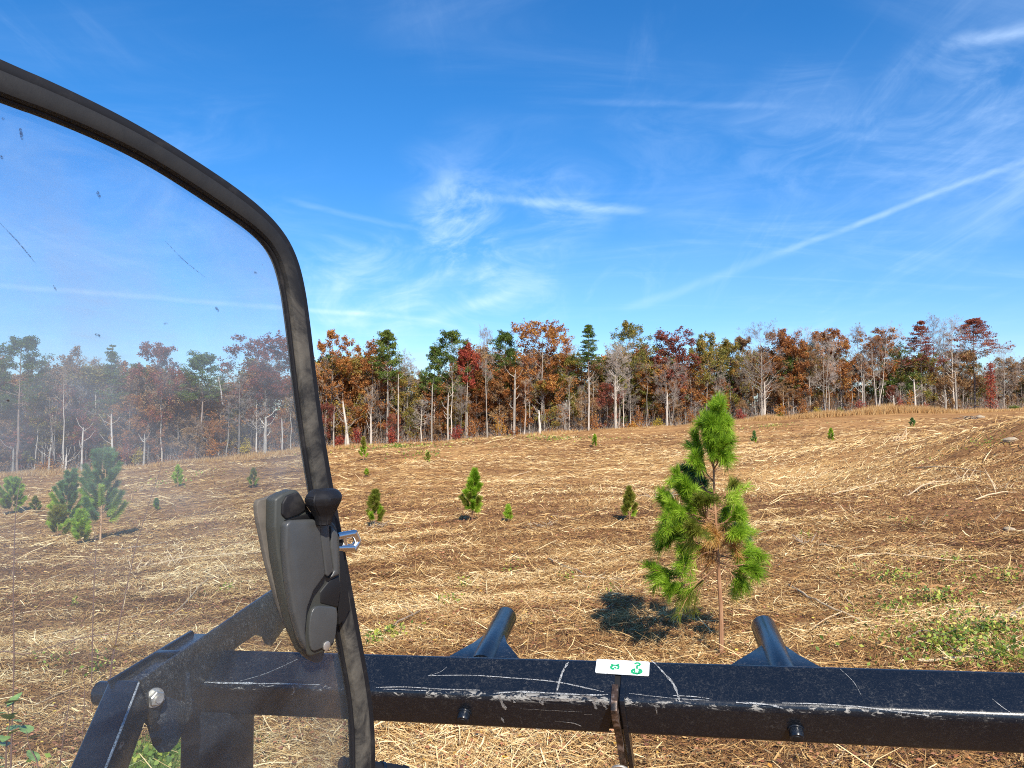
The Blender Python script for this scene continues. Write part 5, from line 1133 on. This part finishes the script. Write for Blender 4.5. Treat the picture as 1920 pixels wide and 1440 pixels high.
bm_obj('nut', sweep_bm([c + ax * .004, c + ax * .018, c + ax * .020], [.0175, .0175, .015], 6), ZINC, nut); bm_obj('thread_end', sweep_bm([c + ax * .020, c + ax * .027], [.009, .0085], 16), ZINC, nut, True)
bm_obj('pivot_end', sweep_bm([P(200, 1300, 1.80) - U * .02, P(200, 1300, 1.80) + U * .03], [.028, .028], 24), PAINTC, LF, True)
# post going down behind the bar
pc = P(384, 1352, 2.06); bmx = bmesh.new(); q = [pc - U * .078, pc + U * .078, pc + U * .078 + hv * .12, pc - U * .078 + hv * .12]; bm_obj('support_post', prism_bm([v + Z * .06 for v in q], Vector((0, 0, -.9)), .008, 3), PAINTC, LF, True)
scr(onT, [(350, 1277), (400, 1280), (460, 1281), (530, 1282), (600, 1284)], .0035, seed=70, jag=.6); scr(onT, [(450, 1277), (500, 1262), (560, 1235)], .0012, seed=71)
scr(onF, [(548, 1286), (552, 1296), (546, 1303)], .004, seed=72)
# hydraulic hose low beside the pane
HOSE = empty('hydraulic_hose', P(700, 1448, 1.5)); tag(HOSE, 'black ribbed hydraulic hose just below the crossbar by the pane edge', 'hose')
hp = [P(640, 1432, 1.45), P(700, 1440, 1.5), P(760, 1450, 1.55), P(800, 1475, 1.6)]; hp = catmull([p - HOSE.location for p in hp], 10)
bm_obj('hose', sweep_bm(hp, [.012 * (1 + .06 * (i % 2)) for i in range(len(hp))], 14), DARK, HOSE, True)
for f_ in (12, 19): bm_obj('clamp', sweep_bm([hp[f_], hp[f_] + (hp[f_ + 1] - hp[f_]) * .9], [.0145, .0145], 14), PAINTC, HOSE, True)

# ---------------------------------------------------------------- cab door
RUB = bpy.data.materials.new('x'); bpy.data.materials.remove(RUB)
RUB, t, o = new_mat('dusty_rubber_shaded_top'); ob = t.new('ShaderNodeTexCoord').outputs['Object']; sn = t.noise(ob, 16, 6, .72, .8); s2 = t.noise(ob, 90, 4, .7)
f = t.math('MULTIPLY', t.smooth(sn, .34, .66), t.math('ADD', .45, t.math('MULTIPLY', s2, .6)), clamp=True); wz = t.new('ShaderNodeSeparateXYZ'); t.l.new(t.new('ShaderNodeNewGeometry').outputs['Position'], wz.inputs[0]); f = t.math('MULTIPLY', f, t.math('SUBTRACT', 1.0, t.math('MULTIPLY', t.smooth(wz.outputs[2], 1.90, 2.03), .93)))  # dust fades out with height: shade painted into the top of the seal
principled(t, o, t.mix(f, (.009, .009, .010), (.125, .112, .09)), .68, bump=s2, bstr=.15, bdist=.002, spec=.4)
RUBB, t, o = new_mat('black_rubber'); ob = t.new('ShaderNodeTexCoord').outputs['Object']; s2 = t.noise(ob, 25, 5, .7); principled(t, o, t.mix(t.math('MULTIPLY', t.smooth(s2, .5, .75), .22), (.008, .008, .010), (.10, .09, .08)), .6, spec=.3)
GLASS, t, o = new_mat('dirty_pane'); ob = t.new('ShaderNodeTexCoord').outputs['Object']
tr = t.new('ShaderNodeBsdfTransparent'); tr.inputs[0].default_value = (.90, .95, .99, 1)
df = t.new('ShaderNodeBsdfDiffuse'); dt = t.new('ShaderNodeBsdfTranslucent')
d1 = t.noise(t.mapping(ob, rot=(.2, .1, .4)), 3.0, 5, .6, .6); d2 = t.noise(ob, 40, 5, .7); spk = t.noise(ob, 55, 2, .5); streak = t.noise(t.mapping(ob, scale=(3, 3, 12), rot=(0, .5, 0)), 3.2, 6, .7, 1.0)
dust = t.math('ADD', .05, t.math('MULTIPLY', t.smooth(d1, .32, .72), .18)); dust = t.math('ADD', dust, t.math('MULTIPLY', t.smooth(streak, .45, .8), .07)); sw = t.noise(t.mapping(ob, scale=(2, 2, 9), rot=(.3, .9, 0)), 22, 7, .8, 3.0); dust = t.math('ADD', dust, t.math('MULTIPLY', t.smooth(sw, .60, .68), .08)); dust = t.math('MULTIPLY', dust, t.math('ADD', .7, t.math('MULTIPLY', d2, .6))); wz = t.new('ShaderNodeSeparateXYZ'); t.l.new(t.new('ShaderNodeNewGeometry').outputs['Position'], wz.inputs[0]); bandz = t.math('MULTIPLY', t.smooth(wz.outputs[2], 1.55, 1.82), t.math('SUBTRACT', 1.0, t.math('MULTIPLY', t.smooth(wz.outputs[2], 1.93, 2.12), .6))); dust = t.math('MULTIPLY', dust, t.math('ADD', .32, t.math('MULTIPLY', bandz, .85)))
c = t.mix(t.smooth(spk, .74, .79), (.46, .51, .56), (.05, .03, .03)); dust = t.math('ADD', dust, t.math('MULTIPLY', t.smooth(spk, .74, .80), .5), clamp=True)
t.l.new(c, df.inputs[0]); t.l.new(c, dt.inputs[0]); dm = t.new('ShaderNodeMixShader'); dm.inputs[0].default_value = .4; t.l.new(df.outputs[0], dm.inputs[1]); t.l.new(dt.outputs[0], dm.inputs[2])
m1 = t.new('ShaderNodeMixShader'); t.l.new(dust, m1.inputs[0]); t.l.new(tr.outputs[0], m1.inputs[1]); t.l.new(dm.outputs[0], m1.inputs[2])
gs = t.new('ShaderNodeBsdfGlossy'); gs.inputs['Roughness'].default_value = .04; fr = t.new('ShaderNodeFresnel'); fr.inputs[0].default_value = 1.45
m2 = t.new('ShaderNodeMixShader'); t.l.new(t.math('MULTIPLY', fr.outputs[0], .5), m2.inputs[0]); t.l.new(m1.outputs[0], m2.inputs[1]); t.l.new(gs.outputs[0], m2.inputs[2]); t.l.new(m2.outputs[0], o.inputs[0])
PLA, t, o = new_mat('dark_grey_plastic'); ob = t.new('ShaderNodeTexCoord').outputs['Object']; s2 = t.noise(ob, 400, 2, .5); s3 = t.noise(ob, 12, 4, .6); principled(t, o, t.ramp(s3, [(.3, (.042, .044, .045)), (.7, (.062, .064, .065))]), .36, bump=s2, bstr=.12, bdist=.0008, spec=.45)
PLR, t, o = new_mat('olive_grey_plastic'); ob = t.new('ShaderNodeTexCoord').outputs['Object']; s2 = t.noise(ob, 300, 2, .5); principled(t, o, (.040, .042, .037), .5, bump=s2, bstr=.1, bdist=.0008)
PLD, t, o = new_mat('dusty_back_plate'); ob = t.new('ShaderNodeTexCoord').outputs['Object']; s3 = t.noise(ob, 18, 5, .7); principled(t, o, t.ramp(s3, [(.3, (.06, .053, .044)), (.7, (.14, .122, .10))]), .8)
dP0 = P(0, 700, .68); dP1 = P(640, 700, 1.0); dU = (dP1 - dP0); dU.z = 0; dU.normalize(); dN = Vector((dU.y, -dU.x, 0))   # toward the seat
def onD(px, py, off=0.0): return ray_plane(px, py, dP0 + dN * off, dN)
DOOR = empty('cab_door', onD(640, 1600)); tag(DOOR, 'open clear cab door with dusty pane and black rubber rim', 'cab door')
def loc(v): return v - DOOR.location
outer = [(0, 112), (70, 140), (150, 180), (230, 217), (290, 252), (345, 290), (390, 316), (440, 350), (487, 385), (520, 418), (545, 452), (562, 492), (572, 540), (580, 610), (587, 680), (596, 750), (605, 810), (614, 870), (625, 930), (640, 1005), (652, 1070), (666, 1150), (680, 1225), (690, 1275), (698, 1320), (702, 1380), (702, 1440), (700, 1520)]
inner = [(0, 190), (55, 208), (125, 235), (195, 266), (248, 290), (300, 320), (345, 350), (395, 383), (440, 412), (475, 436), (500, 458), (517, 490), (529, 530), (536, 600), (545, 680), (553, 750), (561, 810), (571, 875), (581, 935), (596, 1005), (608, 1070), (622, 1150), (636, 1222), (646, 1275), (655, 1320), (659, 1380), (659, 1440), (657, 1520)]
def soft(l):
    return [l[0]] + [tuple(.25 * l[i - 1][c] + .5 * l[i][c] + .25 * l[i + 1][c] for c in (0, 1)) for i in range(1, len(l) - 1)] + [l[-1]]
outer, inner = soft(soft(outer)), soft(soft(inner))
def extend(lst, left):
    pts = [onD(x, y) for x, y in lst]; a = pts[0]; dl_ = (pts[0] - pts[2]).normalized(); L0 = .55
    pre = [a + dl_ * L0 * k for k in (1.0, .66, .33)]
    return pre + pts
Oo, Ii = extend(outer, 0), extend(inner, 0)
def frac(a): return [Ii[i].lerp(Oo[i], a) for i in range(len(Oo))]
def rim(a0, a1, h0, h1, name, mat, n=12):
    A, B = catmull(frac(a0), 4), catmull(frac(a1), 4); bm = bmesh.new(); rows = []
    for p, q in zip(A, B):
        c_, hf = (p + q) / 2, (q - p) / 2; row = []
        for k in range(n):
            a = 2 * math.pi * k / n + .26; ca, sa = math.cos(a), math.sin(a); ca = math.copysign(abs(ca) ** .55, ca); sa = math.copysign(abs(sa) ** .55, sa)
            row.append(bm.verts.new(loc(c_ + hf * ca + dN * ((h0 + h1) / 2 + (h1 - h0) / 2 * sa))))
        rows.append(row)
    for i in range(len(rows) - 1):
        for k in range(n): bm.faces.new((rows[i][k], rows[i][(k + 1) % n], rows[i + 1][(k + 1) % n], rows[i + 1][k]))
    bm.faces.new(rows[0][::-1]); bm.faces.new(rows[-1]); bmesh.ops.recalc_face_normals(bm, faces=bm.faces[:]); return bm_obj(name, bm, mat, DOOR, True)
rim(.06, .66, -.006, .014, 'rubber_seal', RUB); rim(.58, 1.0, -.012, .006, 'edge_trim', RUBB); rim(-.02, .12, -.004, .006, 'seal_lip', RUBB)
# pane: the area inside the rim, closed on the left beyond the picture
mid = catmull(frac(.3), 2); left_top = mid[0]; bot = mid[-1]; lb = left_top.copy(); lb.z = bot.z
poly = [left_top] + mid[1:] + [lb]; bm_obj('pane', prism_bm([loc(p) for p in poly], -dN * .005), GLASS, DOOR)
def outl(pts, off0, off1, name, mat, bev=.003, par=DOOR, segs=3, smooth=True):
    """pixel outline lying at off1 above the pane, thick down to off0"""
    q = [loc(onD(x, y, off1)) for x, y in pts]; o_ = bm_obj(name, prism_bm(q, -dN * (off1 - off0), bev, segs), mat, None, smooth); o_.parent = par; return o_
def smoothpx(pts, k=4): return [(v.x, v.y) for v in catmull([Vector((x, y, 0)) for x, y in pts], k, True)]
bp_ = outl(smoothpx([(482, 948), (500, 934), (540, 922), (566, 930), (590, 1000), (605, 1090), (612, 1180), (606, 1236), (586, 1240), (560, 1215), (530, 1150), (508, 1080), (494, 1020)]), .001, .010, 'back_plate', PLD, .002)
H_ = outl([(516, 936), (530, 926), (552, 918), (560, 920), (574, 944), (585, 962), (612, 965), (630, 985), (638, 1010), (640, 1090), (634, 1130), (632, 1170), (628, 1208), (606, 1225), (582, 1232), (570, 1224), (552, 1180), (536, 1120), (522, 1050), (515, 990)], .010, .030, 'latch_housing', PLR, .005)
H_['label'] = 'dark grey latch housing'
def sub(pts, o0, o1, name, mat, bev=.003, label=None):
    q = [loc(onD(x, y, o1)) for x, y in pts]; o_ = bm_obj(name, prism_bm(q, -dN * (o1 - o0), bev, 3), mat, None, True); o_.parent = H_
    if label: o_['label'] = label
    return o_
sub([(530, 944), (538, 930), (556, 923), (562, 925), (578, 954), (560, 966), (538, 974), (529, 965)], .029, .033, 'thumb_recess', RUBB, .003)
sub([(537, 984), (545, 976), (594, 974), (602, 985), (606, 1030), (612, 1078), (590, 1108), (578, 1140), (574, 1185), (578, 1222), (566, 1200), (552, 1150), (542, 1090), (536, 1030)], .028, .042, 'cover', PLA, .004)
sub([(598, 978), (610, 976), (618, 985), (620, 1030), (626, 1070), (616, 1082), (611, 1078), (605, 1030)], .028, .040, 'cover_edge', PLA, .002)
sub([(622, 985), (634, 1000), (638, 1060), (638, 1078), (618, 1086), (628, 1070), (621, 1030)], .020, .036, 'side_cheek', PLA, .003)
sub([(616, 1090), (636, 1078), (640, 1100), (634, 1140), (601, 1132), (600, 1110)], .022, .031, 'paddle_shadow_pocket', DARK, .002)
sub(smoothpx([(592, 1138), (612, 1137), (632, 1142), (632, 1175), (626, 1205), (604, 1216), (586, 1220), (580, 1190), (583, 1155)], 3), .024, .034, 'release_paddle', PLA, .004)
s_ = sub(smoothpx([(608, 1208), (616, 1202), (620, 1210), (614, 1220), (608, 1218)], 2), .032, .0355, 'screw', ZINC, .0004); 
sub([(536, 976), (592, 960), (596, 966), (594, 972), (546, 974)], .028, .034, 'top_ledge', DARK, .001)
# knob: flattened faceted cap on a tapering stem
KN = [(574, 936, .9), (612, 985, 1)]
kc = loc(onD(607, 932, .045)); up_ = Vector((0, 0, 1)); rgt = (dU * .8 - dN * .2).normalized()
bm = bmesh.new(); rows = []
for hz, rx, ry in ((-.034, .012, .012), (-.026, .0125, .0125), (-.018, .019, .017), (-.010, .0265, .021), (-.005, .030, .024), (.002, .030, .024), (.009, .022, .017), (.010, .013, .010)):
    rows.append([bm.verts.new(kc + rgt * (rx * math.cos(a)) + dN * (ry * math.sin(a)) + up_ * hz) for a in [2 * math.pi * (k + .5) / 8 for k in range(8)]])
for i in range(len(rows) - 1):
    for k in range(8): bm.faces.new((rows[i][k], rows[i][(k + 1) % 8], rows[i + 1][(k + 1) % 8], rows[i + 1][k]))
bm.faces.new(rows[0][::-1]); bm.faces.new(rows[-1]); bmesh.ops.bevel(bm, geom=bm.edges[:], offset=.0015, segments=2, affect='EDGES', clamp_overlap=True)
kn = bm_obj('latch_knob', bm, RUBB, None, True); kn.parent = DOOR; kn['label'] = 'black faceted pull knob on top of the latch'
# dark strip beside the latch and chrome catch on the rim
outl([(632, 1020), (642, 1018), (650, 1080), (657, 1140), (648, 1160), (636, 1172), (632, 1100)], .014, .020, 'latch_side_strip', DARK, .001)
for (a, b, r) in (((632, 1006), (664, 1000), .0050), ((632, 1028), (662, 1027), .0050), ((663, 998), (671, 1016), .0050), ((671, 1016), (662, 1030), .0052), ((644, 1006), (648, 1026), .0035)):
    bm = sweep_bm([loc(onD(a[0], a[1], .016)), loc(onD(b[0], b[1], .016))], [r, r], 14); c_ = bm_obj('catch', bm, CHROME, None, True); c_.parent = DOOR; c_['label'] = 'chromed catch loop on the door rim'
SCUFF, t, o = new_mat('dark_smear'); n2 = t.noise(t.new('ShaderNodeTexCoord').outputs['Object'], 500, 4, .8); tp = t.new('ShaderNodeBsdfTransparent'); df = t.new('ShaderNodeBsdfDiffuse'); df.inputs[0].default_value = (.03, .022, .03, 1); mx = t.new('ShaderNodeMixShader'); t.l.new(t.math('MULTIPLY', t.smooth(n2, .35, .62), .75), mx.inputs[0]); t.l.new(tp.outputs[0], mx.inputs[1]); t.l.new(df.outputs[0], mx.inputs[2]); t.l.new(mx.outputs[0], o.inputs[0])
# black scuffs and scratches on the pane
for i, (pts, wd) in enumerate([([(0, 418), (35, 455), (68, 495)], .0012), ([(310, 452), (345, 488), (385, 520)], .0010), ([(408, 700), (414, 730), (417, 758)], .0016), ([(100, 535), (106, 545)], .0015), ([(404, 575), (410, 584)], .0030), ([(178, 626), (188, 630)], .0028), ([(182, 358), (188, 372)], .0035), ([(38, 240), (42, 262)], .003), ([(0, 292), (6, 298)], .003), ([(3, 222), (9, 224)], .0025), ([(390, 370), (396, 376)], .002), ([(290, 312), (294, 318)], .0024)]):
    bm = bmesh.new(); q = catmull([loc(onD(x, y, .0012)) for x, y in pts], 5); prev = None
    for j_, p in enumerate(q):
        d = (q[min(j_ + 1, len(q) - 1)] - q[max(j_ - 1, 0)]).normalized(); s2_ = d.cross(dN).normalized() * wd * (.3 + .7 * math.sin(math.pi * (j_ + .5) / len(q))) / 2; a, b = bm.verts.new(p + s2_), bm.verts.new(p - s2_)
        if prev: bm.faces.new((prev[0], a, b, prev[1]))
        prev = (a, b)
    bm_obj('pane_scratch', bm, BARE if i == 2 else SCUFF, DOOR)
